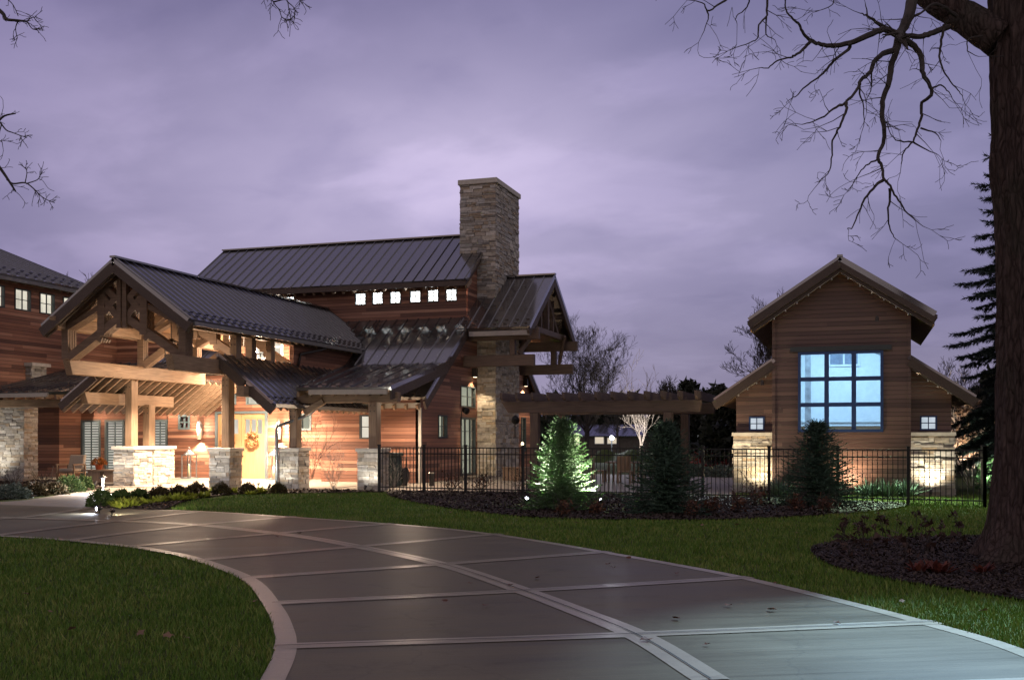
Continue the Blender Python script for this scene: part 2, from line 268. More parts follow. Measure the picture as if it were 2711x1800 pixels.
# ------------------------------------------------------------------ mesh helpers
class MB:
    def __init__(s): s.v = []; s.f = []
    def add(s, v, f):
        o = len(s.v); s.v += [tuple(p) for p in v]; s.f += [tuple(i + o for i in q) for q in f]; return s
    def box(s, x0, x1, y0, y1, z0, z1):
        return s.add([(x0, y0, z0), (x1, y0, z0), (x1, y1, z0), (x0, y1, z0), (x0, y0, z1), (x1, y0, z1), (x1, y1, z1), (x0, y1, z1)],
                     [(0, 3, 2, 1), (4, 5, 6, 7), (0, 1, 5, 4), (1, 2, 6, 5), (2, 3, 7, 6), (3, 0, 4, 7)])
    def prism(s, pts, vec):                                    # planar polygon pushed along vec
        n = len(pts); a = [Vector(p) for p in pts]; b = [p + Vector(vec) for p in a]
        return s.add(a + b, [tuple(reversed(range(n))), tuple(range(n, 2 * n))] + [(i, (i + 1) % n, n + (i + 1) % n, n + i) for i in range(n)])
    def bar(s, p, q, w, h, up=(0, 0, 1)):                      # rectangular bar, w sideways, h along up
        p, q = Vector(p), Vector(q); d = (q - p).normalized(); sd = d.cross(Vector(up)).normalized() * (w / 2); u = sd.cross(d).normalized() * (h / 2)
        vs = [p - sd - u, p + sd - u, p + sd + u, p - sd + u, q - sd - u, q + sd - u, q + sd + u, q - sd + u]
        return s.add(vs, [(0, 1, 2, 3), (7, 6, 5, 4), (0, 4, 5, 1), (1, 5, 6, 2), (2, 6, 7, 3), (3, 7, 4, 0)])
    def tube(s, pts, rad, n=6, cap=True):
        pts = [Vector(p) for p in pts]; o = len(s.v); m = len(pts); prev = None
        for i, p in enumerate(pts):
            d = (pts[min(i + 1, m - 1)] - pts[max(i - 1, 0)])
            d = d.normalized() if d.length > 1e-9 else Vector((0, 0, 1))
            a = Vector((1, 0, 0)) if abs(d.x) < 0.9 else Vector((0, 1, 0))
            if prev is not None: a = prev
            sd = (a - d * a.dot(d))
            sd = sd.normalized() if sd.length > 1e-6 else d.orthogonal().normalized()
            prev = sd; u = d.cross(sd); r = rad[i] if isinstance(rad, (list, tuple)) else rad
            for k in range(n):
                t = 2 * math.pi * k / n; s.v.append(tuple(p + sd * (r * math.cos(t)) + u * (r * math.sin(t))))
        for i in range(m - 1):
            for k in range(n):
                k2 = (k + 1) % n; s.f.append((o + i * n + k, o + i * n + k2, o + (i + 1) * n + k2, o + (i + 1) * n + k))
        if cap:
            s.f.append(tuple(o + k for k in reversed(range(n)))); s.f.append(tuple(o + (m - 1) * n + k for k in range(n)))
        return s
    def lathe(s, c, prof, n=16):
        c = Vector(c); return s.tube([c + Vector((0, 0, z)) for r, z in prof], [max(r, 1e-4) for r, z in prof], n)
    def tri(s, a, b, c): return s.add([a, b, c], [(0, 1, 2)])
    def build(s, name, mat, parent=None, smooth=False, bevel=0.0, off=None):
        me = bpy.data.meshes.new(name); o = off
        if o is None and parent is not None: o = parent.get('_o', None)
        if o is not None:
            ox, oy, oz = o; vs = [(x - ox, y - oy, z - oz) for x, y, z in s.v]
        else: vs = s.v
        me.from_pydata(vs, [], s.f); me.materials.append(mat); me.update()
        if smooth: me.polygons.foreach_set('use_smooth', [True] * len(me.polygons))
        ob = bpy.data.objects.new(name, me); COL.objects.link(ob)
        if parent is not None:
            ob.parent = parent
            if parent.get('_o') is not None: ob['_o'] = parent['_o']
        if bevel:
            b = ob.modifiers.new('bevel', 'BEVEL'); b.width = bevel; b.segments = 1; b.limit_method = 'ANGLE'; b.angle_limit = R(50)
        return ob
def tag(o, label=None, cat=None, group=None, kind=None):
    if label: o['label'] = label
    if cat: o['category'] = cat
    if group: o['group'] = group
    if kind: o['kind'] = kind
    return o
def thing(name, loc, label, cat, group=None):
    o = bpy.data.objects.new(name, None); COL.objects.link(o); o.location = loc; o['_o'] = list(map(float, loc)); o.empty_display_size = 0.2
    return tag(o, label, cat, group)
def dup(o, parent=None):
    c = o.copy(); COL.objects.link(c)
    if parent is not None: c.parent = parent
    for ch in list(o.children): dup(ch, c)
    return c
GAIN = {'attic_light': 4.6, 'room_light': 0.95, 'street_light': 2.0, 'eave_light': 5.0}
def lamp(kind, loc, energy, col=(1, 0.75, 0.45), size=0.05, target=None, angle=70, blend=0.6, parent=None, name='lamp_light'):
    l = bpy.data.lights.new(name, kind); l.energy = energy * GAIN.get(name, 8.0); l.color = col
    if kind == 'AREA': l.size = size
    else: l.shadow_soft_size = size
    if kind == 'SPOT': l.spot_size = R(angle); l.spot_blend = blend
    o = bpy.data.objects.new(name, l); COL.objects.link(o); o.location = loc
    if target is not None: o.rotation_euler = (Vector(target) - Vector(loc)).to_track_quat('-Z', 'Y').to_euler()
    return o
def inpoly(x, y, poly):
    c = False; n = len(poly)
    for i in range(n):
        x1, y1 = poly[i][0], poly[i][1]; x2, y2 = poly[i - 1][0], poly[i - 1][1]
        if (y1 > y) != (y2 > y) and x < (x2 - x1) * (y - y1) / (y2 - y1) + x1: c = not c
    return c
def inpoly_np(P, poly):
    c = np.zeros(len(P), bool); n = len(poly); x, y = P[:, 0], P[:, 1]
    for i in range(n):
        x1, y1 = poly[i][0], poly[i][1]; x2, y2 = poly[i - 1][0], poly[i - 1][1]
        if y1 == y2: continue
        c ^= ((y1 > y) != (y2 > y)) & (x < (x2 - x1) * (y - y1) / (y2 - y1) + x1)
    return c
def spline(pts, n=8):                                          # Catmull-Rom through points
    P = [Vector(p) for p in pts]; P = [P[0] * 2 - P[1]] + P + [P[-1] * 2 - P[-2]]; out = []
    for i in range(1, len(P) - 2):
        for k in range(n):
            t = k / n; a, b, c, d = P[i - 1], P[i], P[i + 1], P[i + 2]
            out.append(0.5 * ((2 * b) + (c - a) * t + (2 * a - 5 * b + 4 * c - d) * t * t + (3 * b - a - 3 * c + d) * t ** 3))
    out.append(P[-2].copy()); return out
def sheet(name, pts, z, mat, kind='structure'):
    m = MB(); m.add([(p[0], p[1], z) for p in pts], [tuple(range(len(pts)))]); o = m.build(name, mat)
    o['kind'] = kind; return o
def npmesh(name, V, Fc, mat, parent=None):
    me = bpy.data.meshes.new(name); me.from_pydata(V.tolist() if hasattr(V, 'tolist') else V, [], Fc.tolist() if hasattr(Fc, 'tolist') else Fc); me.materials.append(mat); me.update()
    o = bpy.data.objects.new(name, me); COL.objects.link(o)
    if parent is not None:
        o.parent = parent
        if parent.get('_o') is not None: o['_o'] = parent['_o']
    return o
def stonework(m, x0, x1, y0, y1, z0, z1, rg, sides='xXyY', hmin=0.055, hmax=0.15, lmax=0.55, dep=0.035):
    """ledge stone laid in uneven courses on the sides of a core"""
    m.box(x0 + 0.02, x1 - 0.02, y0 + 0.02, y1 - 0.02, z0, z1 - 0.003)
    z = z0
    while z < z1 - 0.01:
        h = min(rg.uniform(hmin, hmax), z1 - z)
        if z1 - z - h < 0.04: h = z1 - z
        for sd in sides:
            a0, a1 = (y0, y1) if sd in 'xX' else (x0, x1); a = a0 - 0.01
            while a < a1:
                l = rg.uniform(0.14, lmax); b = min(a + l, a1 + 0.01)
                if a1 - b < 0.09: b = a1 + 0.01
                p = rg.uniform(0.0, dep) + 0.004; g = 0.006
                # two stacked thin stones now and then
                cuts = [(z, z + h)] if h < 0.1 or rg.random() < 0.55 else [(z, z + h * 0.5), (z + h * 0.5, z + h)]
                for c0, c1 in cuts:
                    q = p if len(cuts) == 1 else rg.uniform(0.0, dep) + 0.004
                    t0, t1 = c0 + g, c1 - g * 0.6
                    if t1 - t0 < 0.012: continue
                    if sd == 'x': bx = (x0 - q, x0 + 0.03, a + g, b - g)
                    elif sd == 'X': bx = (x1 - 0.03, x1 + q, a + g, b - g)
                    elif sd == 'y': bx = (a + g, b - g, y0 - q, y0 + 0.03)
                    else: bx = (a + g, b - g, y1 - 0.03, y1 + q)
                    o = len(m.v); m.box(*bx, t0, t1)
                    for k in range(o, o + 8):
                        v = m.v[k]; m.v[k] = (v[0] + rg.uniform(-.006, .006), v[1] + rg.uniform(-.006, .006), v[2] + rg.uniform(-.005, .005))
                a = b
        z += h
def roof_slab(m, a, b, c, d, th=0.10, seam=0.42, guard=False, rib=0.045):
    """a,b eave ends, c,d ridge ends above b and a; slab with standing seams running a->d"""
    a, b, c, d = map(Vector, (a, b, c, d)); nrm = (b - a).cross(d - a).normalized()
    if nrm.z < 0: nrm = -nrm
    dn = nrm * th
    m.add([a, b, c, d, a - dn, b - dn, c - dn, d - dn], [(0, 1, 2, 3), (7, 6, 5, 4), (0, 4, 5, 1), (1, 5, 6, 2), (2, 6, 7, 3), (3, 7, 4, 0)])
    n = max(2, int(round((b - a).length / seam)))
    for i in range(n + 1):
        t = min(max(i / n, 0.006), 0.994); p = a.lerp(b, t); q = d.lerp(c, t)
        m.bar(p + nrm * (rib / 2 - 0.002), q + nrm * (rib / 2 - 0.002), 0.028, rib, nrm)
    if guard:
        for row in (0.06, 0.13):
            for i in range(n):
                t = (i + 0.5 + (0.0 if row != 0.12 else 0.0)) / n; p = a.lerp(b, t).lerp(d.lerp(c, t), row); e = (b - a).normalized()
                m.bar(p - e * 0.07 + nrm * 0.025, p + e * 0.07 + nrm * 0.025, 0.03, 0.05, nrm)
# windows: a frame with muntins, a pane and what is lit behind; face is 'y' (front, facing -y) or 'X' (facing +x)
def window(par, face, u0, u1, z0, z1, pl, nx=2, nz=2, fm=None, lit=None, fw=0.055, mw=0.028, name='window', depth=0.10, back=0.16):
    fm = fm or M_FRAME
    def bx(m, a0, a1, b0, b1, d0, d1):
        if face == 'y': m.box(a0, a1, pl + d0, pl + d1, b0, b1)
        else: m.box(pl - d1, pl - d0, a0, a1, b0, b1)
    m = MB(); d0, d1 = -0.03, depth
    bx(m, u0, u0 + fw, z0, z1, d0, d1); bx(m, u1 - fw, u1, z0, z1, d0, d1); bx(m, u0 + fw, u1 - fw, z0, z0 + fw, d0, d1); bx(m, u0 + fw, u1 - fw, z1 - fw, z1, d0, d1)
    for i in range(1, nx):
        x = u0 + (u1 - u0) * i / nx; bx(m, x - mw / 2, x + mw / 2, z0 + fw, z1 - fw, 0.0, 0.05)
    for i in range(1, nz):
        z = z0 + (z1 - z0) * i / nz; bx(m, u0 + fw, u1 - fw, z - mw / 2, z + mw / 2, 0.003, 0.047)
    w = m.build(name, fm, par)
    g = MB(); bx(g, u0 + fw * .5, u1 - fw * .5, z0 + fw * .5, z1 - fw * .5, 0.02, 0.028); g.build('pane', M_GLASS, w)
    if lit is not None:
        k = MB(); bx(k, u0 + fw * .3, u1 - fw * .3, z0 + fw * .3, z1 - fw * .3, back, back + 0.01); k.build('blind', lit, w)
    return w
def walls_with_holes(m, face, a0, a1, z0, z1, pl, th, holes):
    """a straight wall slab with rectangular openings"""
    xs = sorted({a0, a1, *[h[0] for h in holes], *[h[1] for h in holes]}); zs = sorted({z0, z1, *[h[2] for h in holes], *[h[3] for h in holes]})
    for i in range(len(xs) - 1):
        run = None
        for j in range(len(zs) - 1):
            cx, cz = (xs[i] + xs[i + 1]) / 2, (zs[j] + zs[j + 1]) / 2
            hole = any(h[0] < cx < h[1] and h[2] < cz < h[3] for h in holes)
            if hole: 
                if run is not None: box_f(m, face, xs[i], xs[i + 1], run, zs[j], pl, th); run = None
            elif run is None: run = zs[j]
        if run is not None: box_f(m, face, xs[i], xs[i + 1], run, zs[-1], pl, th)
def box_f(m, face, a0, a1, z0, z1, pl, th):
    if face == 'y': m.box(a0, a1, pl, pl + th, z0, z1)
    else: m.box(pl - th, pl, a0, a1, z0, z1)
exec_order = []
# ------------------------------------------------------------------ ground, drive, beds
def G(*ps): return [gp(*p) for p in ps]
gm = MB(); gm.add([(-400, -60, -0.02), (400, -60, -0.02), (400, 600, -0.02), (-400, 600, -0.02)], [(0, 1, 2, 3)])
tag(gm.build('ground', M_LAWN), kind='structure')
mid = spline(G((1640, 1568), (1480, 1470), (1340, 1412), (1200, 1360), (1030, 1304), (850, 1265), (700, 1238), (560, 1221), (420, 1208), (225, 1200), (0, 1193)), 8)
rgt_px = [(2700, 1640), (2362, 1497), (2150, 1435), (1930, 1379), (1720, 1330), (1550, 1298), (1400, 1272), (1270, 1250), (1150, 1232), (1030, 1218), (900, 1207), (700, 1193), (500, 1180), (330, 1174), (205, 1170)]
rgt = spline(G(*rgt_px), 6)
isl_px = [(560, 1640), (600, 1568), (625, 1522), (634, 1490), (632, 1455), (610, 1400), (555, 1335), (440, 1290), (360, 1272), (280, 1260), (130, 1245), (0, 1237), (-160, 1231)]
isl = spline(G(*isl_px), 6)
far_left = [gp(205, 1170), gp(0, 1163), gp(-250, 1158)]
drive = [Vector((p.x, p.y, 0)) for p in rgt] + far_left[1:] + [Vector((p.x, p.y, 0)) for p in reversed(isl)] + [Vector((*w2(-2.2, 1.5), 0)), Vector((*w2(6, 1.5), 0))]
# the drive is laid as one sheet triangulated between its two edges
dm = MB(); n_ = 60
def resample(pts, n):
    L = [0]
    for i in range(1, len(pts)): L.append(L[-1] + (pts[i] - pts[i - 1]).length)
    out = []
    for k in range(n):
        s = L[-1] * k / (n - 1); i = 1
        while i < len(L) - 1 and L[i] < s: i += 1
        f = (s - L[i - 1]) / max(1e-9, L[i] - L[i - 1]); out.append(pts[i - 1].lerp(pts[i], f))
    return out
Rg = [Vector((*w2(6.5, 1.2), 0))] + rgt + [p.copy() for p in far_left[1:]]
Lf = [Vector((*w2(-1.2, 1.2), 0)), Vector((*w2(-1.4, 4.5), 0))] + isl
Ra, La = resample(Rg, n_), resample(Lf, n_)
for i in range(n_ - 1): dm.add([(La[i].x, La[i].y, 0.0), (Ra[i].x, Ra[i].y, 0.0), (Ra[i + 1].x, Ra[i + 1].y, 0.0), (La[i + 1].x, La[i + 1].y, 0.0)], [(0, 1, 2, 3)])
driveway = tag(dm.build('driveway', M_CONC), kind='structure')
def strip(m, pts, w, z, side=0.0):
    P = [Vector((p.x, p.y, 0)) for p in pts]; o = len(m.v)
    for i, p in enumerate(P):
        d = (P[min(i + 1, len(P) - 1)] - P[max(i - 1, 0)]); d.normalize(); s = Vector((d.y, -d.x, 0))
        a = p + s * (side - w / 2); b = p + s * (side + w / 2); m.v += [(a.x, a.y, z), (b.x, b.y, z)]
    for i in range(len(P) - 1): m.f.append((o + 2 * i, o + 2 * i + 1, o + 2 * i + 3, o + 2 * i + 2))
bm_ = MB(); jm = MB()
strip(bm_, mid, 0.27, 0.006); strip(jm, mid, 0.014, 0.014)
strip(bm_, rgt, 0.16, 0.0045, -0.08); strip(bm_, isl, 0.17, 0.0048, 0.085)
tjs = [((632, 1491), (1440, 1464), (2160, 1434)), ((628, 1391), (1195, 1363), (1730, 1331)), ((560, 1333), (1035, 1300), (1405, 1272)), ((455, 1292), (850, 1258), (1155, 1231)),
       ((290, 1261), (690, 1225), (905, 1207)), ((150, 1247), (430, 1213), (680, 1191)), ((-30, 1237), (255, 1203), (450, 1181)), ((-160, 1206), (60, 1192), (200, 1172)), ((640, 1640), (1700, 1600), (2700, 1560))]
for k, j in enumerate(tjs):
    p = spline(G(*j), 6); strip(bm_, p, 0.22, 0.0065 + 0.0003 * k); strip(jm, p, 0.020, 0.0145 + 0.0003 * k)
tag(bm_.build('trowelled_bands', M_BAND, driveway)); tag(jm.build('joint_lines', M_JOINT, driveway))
walk = G((205, 1170), (0, 1163), (-250, 1158), (-250, 1168), (0, 1158), (60, 1153), (150, 1138), (235, 1126), (250, 1121), (385, 1113), (480, 1113), (480, 1122), (392, 1128), (300, 1142), (222, 1158))
wk = G((-250, 1167), (205, 1172), (222, 1158), (300, 1142), (392, 1128), (470, 1124), (480, 1106), (380, 1106), (250, 1121), (235, 1126), (150, 1138), (60, 1152), (-60, 1161))
sheet('entry_walk', wk, -0.008, M_WALK)
porch_floor = MB(); porch_floor.box(-27.2, -16.2, 29.2, 38.4, -0.3, 0.012); porch_floor.box(-34, -27.2, 31.2, 38.4, -0.3, 0.014)
tag(porch_floor.build('porch_pavement', M_WALK), kind='structure')
patio = [(-15.1, 30.2, 0), (-13.9, 29.3, 0), (-4.6, 28.5, 0), (-3.4, 28.5, 0), (-3.6, 45, 0), (-15.1, 47, 0)]
sheet('patio', [Vector(p) for p in patio], 0.0, M_WALK)
apron = [(-19.3, 31.0, 0), (-13.9, 29.4, 0), (-14.9, 35.2, 0), (-19.3, 35.2, 0)]
sheet('side_walk', [Vector(p) for p in apron], -0.004, M_WALK)
bed1 = spline(G((890, 1133), (905, 1146), (1000, 1166), (1150, 1186), (1300, 1196), (1500, 1199), (1650, 1198), (1800, 1193), (2000, 1180), (2090, 1166), (2040, 1160), (1800, 1150), (1500, 1143), (1200, 1136)), 4)
sheet('fence_mulch_bed', bed1, 0.012, M_MULCH)
bed2 = spline(G((212, 1171), (226, 1158), (320, 1138), (400, 1131), (470, 1128), (560, 1129), (680, 1130), (800, 1131), (890, 1134), (700, 1137), (560, 1139), (470, 1147), (420, 1158), (392, 1170), (370, 1176)), 3)
sheet('entry_mulch_bed', bed2, 0.010, M_MULCH)
bed3 = spline(G((-120, 1160), (0, 1152), (110, 1141), (200, 1130), (250, 1121), (210, 1112), (80, 1108), (-120, 1108)), 3)
sheet('porch_mulch_bed', bed3, 0.008, M_MULCH)
bed4 = G((1870, 1272), (1878, 1262), (1920, 1252), (1990, 1246), (2100, 1241), (2230, 1238), (2420, 1234), (2620, 1250), (2620, 1420), (2480, 1402), (2362, 1384), (2250, 1366), (2150, 1351), (2060, 1338), (1985, 1322), (1925, 1306), (1886, 1289))
bed4 = spline(bed4, 2)
sheet('oak_mulch_bed', bed4, 0.011, M_MULCH)

# grass blades standing on the lawns (one mass of turf)
def turf(name, poly, holes, dens, seed, hgt=0.034):
    rg = np.random.default_rng(seed); P = np.array([(p[0], p[1]) for p in poly]); lo, hi = P.min(0), P.max(0)
    n = int((hi - lo).prod() * dens); q = lo + rg.random((n, 2)) * (hi - lo); d = np.hypot(q[:, 0], q[:, 1])
    q = q[rg.random(n) < np.minimum(1, (7.5 / d) ** 1.6)]
    k = inpoly_np(q, P)
    for h in holes: k &= ~inpoly_np(q, np.array([(p[0], p[1]) for p in h]))
    q = q[k]; d = np.hypot(q[:, 0], q[:, 1]); m = len(q)
    f = np.maximum(1, (d / 7.5)) ** 0.8
    a = rg.random(m) * 6.283; w = 0.0045 * f * (0.7 + 0.6 * rg.random(m)); pt = np.sin(q[:, 0] * 1.7 + 1.3 * np.sin(q[:, 1] * 1.1)) * np.sin(q[:, 1] * 2.1 + np.sin(q[:, 0] * .9)) + .6 * np.sin(q[:, 0] * 4.3 + q[:, 1] * 3.1); h = hgt * (0.45 + 0.75 * rg.random(m)) * np.minimum(f, 1.25) * (1 + .26 * pt)
    ln = rg.normal(0, 0.5, (m, 2)) * h[:, None]
    V = np.zeros((m, 3, 3)); c, s = np.cos(a) * w, np.sin(a) * w
    V[:, 0, 0] = q[:, 0] - c; V[:, 0, 1] = q[:, 1] - s; V[:, 1, 0] = q[:, 0] + c; V[:, 1, 1] = q[:, 1] + s; V[:, :2, 2] = -0.02
    V[:, 2, 0] = q[:, 0] + ln[:, 0]; V[:, 2, 1] = q[:, 1] + ln[:, 1]; V[:, 2, 2] = h
    o = npmesh(name, V.reshape(-1, 3), np.arange(m * 3).reshape(-1, 3), M_GRASS); o['kind'] = 'stuff'; return o
island = [Vector((p.x, p.y, 0)) for p in isl] + [Vector((*w2(-12, 16), 0)), Vector((*w2(-9, 5.5), 0)), Vector((*w2(-2.4, 5.5), 0))]
turf('grass', island, [], 2600, 3)
lawn_r = [Vector((p.x, p.y, 0)) for p in spline(G(*rgt_px[0:13]), 6)] + G((392, 1172), (420, 1160), (470, 1149), (560, 1140), (700, 1138), (890, 1135)) + G((900, 1136), (1500, 1136)) + [Vector((4.5, 27.0, 0)), Vector((12, 24, 0)), Vector((*w2(9.5, 9), 0)), Vector((*w2(7, 6.5), 0))]
turf('grass', lawn_r, [bed1, bed4, bed2], 2600, 4)
lawn_p = [(-3.4, 27.9), (2.8, 26.9), (8, 26.5), (9, 34), (3, 33), (2.6, 31.2), (-3.3, 31.2)]
turf('grass', [Vector((*p, 0)) for p in lawn_p], [], 900, 5, 0.05)
turf('grass', [Vector((p.x, p.y, 0)) for p in G((-100, 1160), (0, 1151), (45, 1145), (60, 1132), (0, 1128), (-100, 1128))], [], 900, 6)

M_CHIP = blades('mulch_chip_bark', (0.014, 0.009, 0.007), (0.038, 0.024, 0.018), (0.075, 0.052, 0.040))
def chips(poly, n, seed):
    rg = np.random.default_rng(seed); P = np.array([(p[0], p[1]) for p in poly]); lo, hi = P.min(0), P.max(0); q = lo + rg.random((n, 2)) * (hi - lo); q = q[inpoly_np(q, P)]; m = len(q)
    sc = np.maximum(1, np.hypot(q[:, 0], q[:, 1]) / 13.0)[:, None]; a = rg.random(m) * 6.283; L = (.007 + .017 * rg.random(m))[:, None] * sc; w = (.004 + .006 * rg.random(m))[:, None] * sc
    d = np.stack([np.cos(a), np.sin(a), rg.normal(0, .35, m)], 1) * L; e = np.stack([-np.sin(a), np.cos(a), rg.normal(0, .5, m)], 1) * w; c = np.stack([q[:, 0], q[:, 1], .020 + .025 * rg.random(m)], 1)
    V = np.stack([c - d - e, c + d - e, c + d + e, c - d + e], 1).reshape(-1, 3); o = npmesh('mulch_chips', V, np.arange(m * 4).reshape(-1, 4), M_CHIP); o['kind'] = 'stuff'
chips(bed4, 34000, 1); chips(bed1, 40000, 2); chips(bed2, 7000, 3); chips(bed3, 6000, 4)
# ------------------------------------------------------------------ the lodge
H = thing('lodge_house', (-20, 35, 0), 'large cedar lodge with dark metal roofs, stone chimney and timbered entry gable', 'house')
def wall(m, face, a0, a1, z0, top, pl, th, holes=(), breaks=()):
    tf = top if callable(top) else (lambda a: top)
    xs = sorted({a0, a1, *breaks, *[h[0] for h in holes], *[h[1] for h in holes]})
    for a, b in zip(xs[:-1], xs[1:]):
        hs = sorted([h for h in holes if h[0] < (a + b) / 2 < h[1]], key=lambda h: h[2]); z = z0
        for h in hs:
            if h[2] > z + 1e-4: box_f(m, face, a, b, z, h[2], pl, th)
            z = h[3]
        if face == 'y': m.prism([(a, pl, z), (b, pl, z), (b, pl, tf(b)), (a, pl, tf(a))], (0, th, 0))
        else: m.prism([(pl, a, z), (pl, b, z), (pl, b, tf(b)), (pl, a, tf(a))], (-th, 0, 0))
MID = 42.5
def mainz(v): return 6.5 - 0.7 * (39.7 - v) if v <= MID else 6.5 - 0.7 * (v - 45.3)
# clerestory: windows on the long front wall
cw = []
for cxp in (725, 767, 955, 1000, 1047, 1100, 1147, 1195):
    a = (cxp - CX) / F; t = 39.7 / (a * SA + CA); u = t * (a * CA - SA); cw.append((u - 0.25, u + 0.25, 7.17, 7.68))
m = MB(); wall(m, 'y', -27.6, -15.0, 5.9, 8.35, 39.7, 0.05, cw); 
wall(m, 'y', -27.6, -15.0, 5.9, 8.35, 45.2, 0.16)
wall(m, 'X', 39.86, 45.2, 5.9, lambda v: 8.25 + 0.7 * (2.8 - abs(v - MID)), -15.0, 0.16, (), (MID,))
m.build('clerestory_wall', M_SID, H)
for k, h in enumerate(cw): window(H, 'y', h[0], h[1], h[2], h[3], 39.7, 2, 2, M_FRAME, None, 0.04, 0.022, depth=0.045)
# the room behind the clerestory: pale ceiling, dark rafters, lamps
m = MB(); m.box(-27.4, -15.2, 43.4, 43.45, 6.3, 9.4); m.box(-27.4, -15.2, 39.9, 43.4, 6.3, 6.35)
m.add([(-27.4, 39.88, 8.22), (-15.2, 39.88, 8.22), (-15.2, 43.4, 9.35), (-27.4, 43.4, 9.35)], [(0, 1, 2, 3)])
m.build('attic_lining', M_WHITE, H)
for k in range(17):
    x = -27.0 + k * 0.72; q = MB(); q.bar((x, 39.95, 8.10), (x, 43.3, 9.2), 0.07, 0.16); q.build('attic_rafter', M_TY, H)
for x in (-25.5, -22.5, -19.5, -16.6): lamp('POINT', (x, 40.9, 6.9), 230, (0.90, 0.95, 1.0), 0.12, name='attic_light')
# clerestory roof
m = MB(); roof_slab(m, (-28.2, 39.05, 7.96), (-14.75, 39.05, 7.96), (-14.75, MID, 10.37), (-28.2, MID, 10.37), 0.12, 0.46)
roof_slab(m, (-14.75, 45.95, 7.96), (-28.2, 45.95, 7.96), (-28.2, MID, 10.37), (-14.75, MID, 10.37), 0.12, 0.46)
m.bar((-28.22, MID, 10.40), (-14.73, MID, 10.40), 0.22, 0.06); rf = m.build('clerestory_roof', M_ROOF, H)
m = MB(); m.box(-28.15, -14.8, 39.075, 39.13, 7.70, 7.90)
for s in (-1, 1):
    for u in (-14.86, -28.12): m.bar((u, MID + s * 3.38, 7.78), (u, MID, 10.14), 0.09, 0.24)
m.build('fascia', M_TD, rf)
for k in range(30):
    x = -28.0 + k * 0.455; q = MB(); q.prism([(x - .045, 39.14, 7.70), (x - .045, 39.69, 8.06), (x - .045, 39.69, 7.86), (x - .045, 39.22, 7.60)], (0.09, 0, 0)); q.build('rafter_tail', M_TY, rf)
# lower main roof, front and rear, and its run out over the chimney side
m = MB(); roof_slab(m, (-19.0, 34.85, mainz(34.85)), (-14.7, 34.85, mainz(34.85)), (-14.7, 39.7, 6.5), (-19.0, 39.7, 6.5), 0.12, 0.46)
roof_slab(m, (-28.2, 36.5, mainz(36.5)), (-24.0, 36.5, mainz(36.5)), (-24.0, 39.7, 6.5), (-28.2, 39.7, 6.5), 0.12, 0.46)
roof_slab(m, (-23.6, 38.6, mainz(38.6)), (-18.8, 38.6, mainz(38.6)), (-18.8, 39.7, 6.51), (-23.6, 39.7, 6.51), 0.12, 0.46)
roof_slab(m, (-14.7, 50.3, mainz(50.3)), (-28.2, 50.3, mainz(50.3)), (-28.2, 45.3, 6.5), (-14.7, 45.3, 6.5), 0.12, 0.46)
m.build('lower_roof', M_ROOF, H)
for s in (0, 1):
    m = MB(); v0, v1 = (34.85, 39.3) if s == 0 else (50.3, 45.7)
    m.bar((-14.76, v0, mainz(v0) - 0.30), (-14.76, v1, mainz(v1) - 0.30), 0.08, 0.34); m.build('rake_board', M_TD, H)
# gable end wall
gh = [(36.7, 37.6, 1.63, 2.51), (39.05, 40.75, 0.12, 2.47), (39.05, 40.75, 2.87, 3.73), (47.0, 47.7, 1.0, 2.6)]
m = MB(); wall(m, 'X', 35.0, 50.0, -0.1, lambda v: mainz(v) - 0.14 if not 39.7 <= v <= 45.3 else 6.3, -15.0, 0.18, gh, (39.7, 45.3))
m.build('gable_wall', M_SID, H)
window(H, 'X', *gh[0], -15.0, 2, 2, M_FRAME, M_LITB); window(H, 'X', *gh[2], -15.0, 2, 2, M_FRAME, M_LITB)
window(H, 'X', *gh[3], -15.0, 1, 3, M_FRAME, M_LITB)
fd = window(H, 'X', *gh[1], -15.0, 3, 1, M_FRAME, M_LITB, 0.09, 0.10, 'french_door')
m = MB()
for z in (0.75, 1.3, 1.9): m.box(-15.045, -15.01, 39.15, 40.65, z - 0.012, z + 0.012)
m.build('muntin', M_FRAME, fd)
m = MB(); m.box(-14.98, -14.2, 38.9, 40.9, -0.1, 0.10); m.build('door_step', M_WALK, H)
# front wall below the shed porch and entry wall
fh = [(-17.42, -16.72, 1.60, 2.48)]
m = MB(); wall(m, 'y', -19.0, -15.002, -0.1, 3.02, 35.0, 0.2, fh); m.box(-19.0, -18.8, 35.2, 36.7, -0.1, 3.3); m.build('front_wall', M_SID, H)
window(H, 'y', *fh[0], 35.0, 1, 2, M_FRAME, M_LITW)
m = MB(); m.box(-19.0, -14.98, 34.93, 34.985, 2.72, 2.90); m.box(-15.05, -14.94, 34.94, 35.02, -0.1, 2.72); m.build('cornice', M_TRIM, H)
for k in range(9):
    x = -18.7 + k * 0.46; q = MB(); q.prism([(x - .04, 34.70, 2.80), (x - .04, 34.92, 2.88), (x - .04, 34.92, 2.66), (x - .04, 34.80, 2.66)], (0.08, 0, 0)); q.build('rafter_tail', M_TY, H)
eh = [(-26.5, -25.93, 1.97, 2.59), (-24.7, -22.3, 0.0, 2.70), (-24.72, -23.75, 2.96, 3.93), (-23.3, -22.35, 2.96, 3.93), (-20.85, -20.35, 1.93, 2.60), (-22.9, -21.6, 4.75, 5.75)]
m = MB(); wall(m, 'y', -27.0, -19.0, -0.1, lambda u: min(7.04 - 0.714 * abs(u + 21.2) - 0.12, 6.9) if -24 < u < -18.4 else 4.2, 36.7, 0.2, eh, (-24.0, -21.2, -23.99))
m.box(-27.0, -26.8, 36.9, 39.7, -0.1, 4.2)
m.build('entry_wall', M_SID, H)
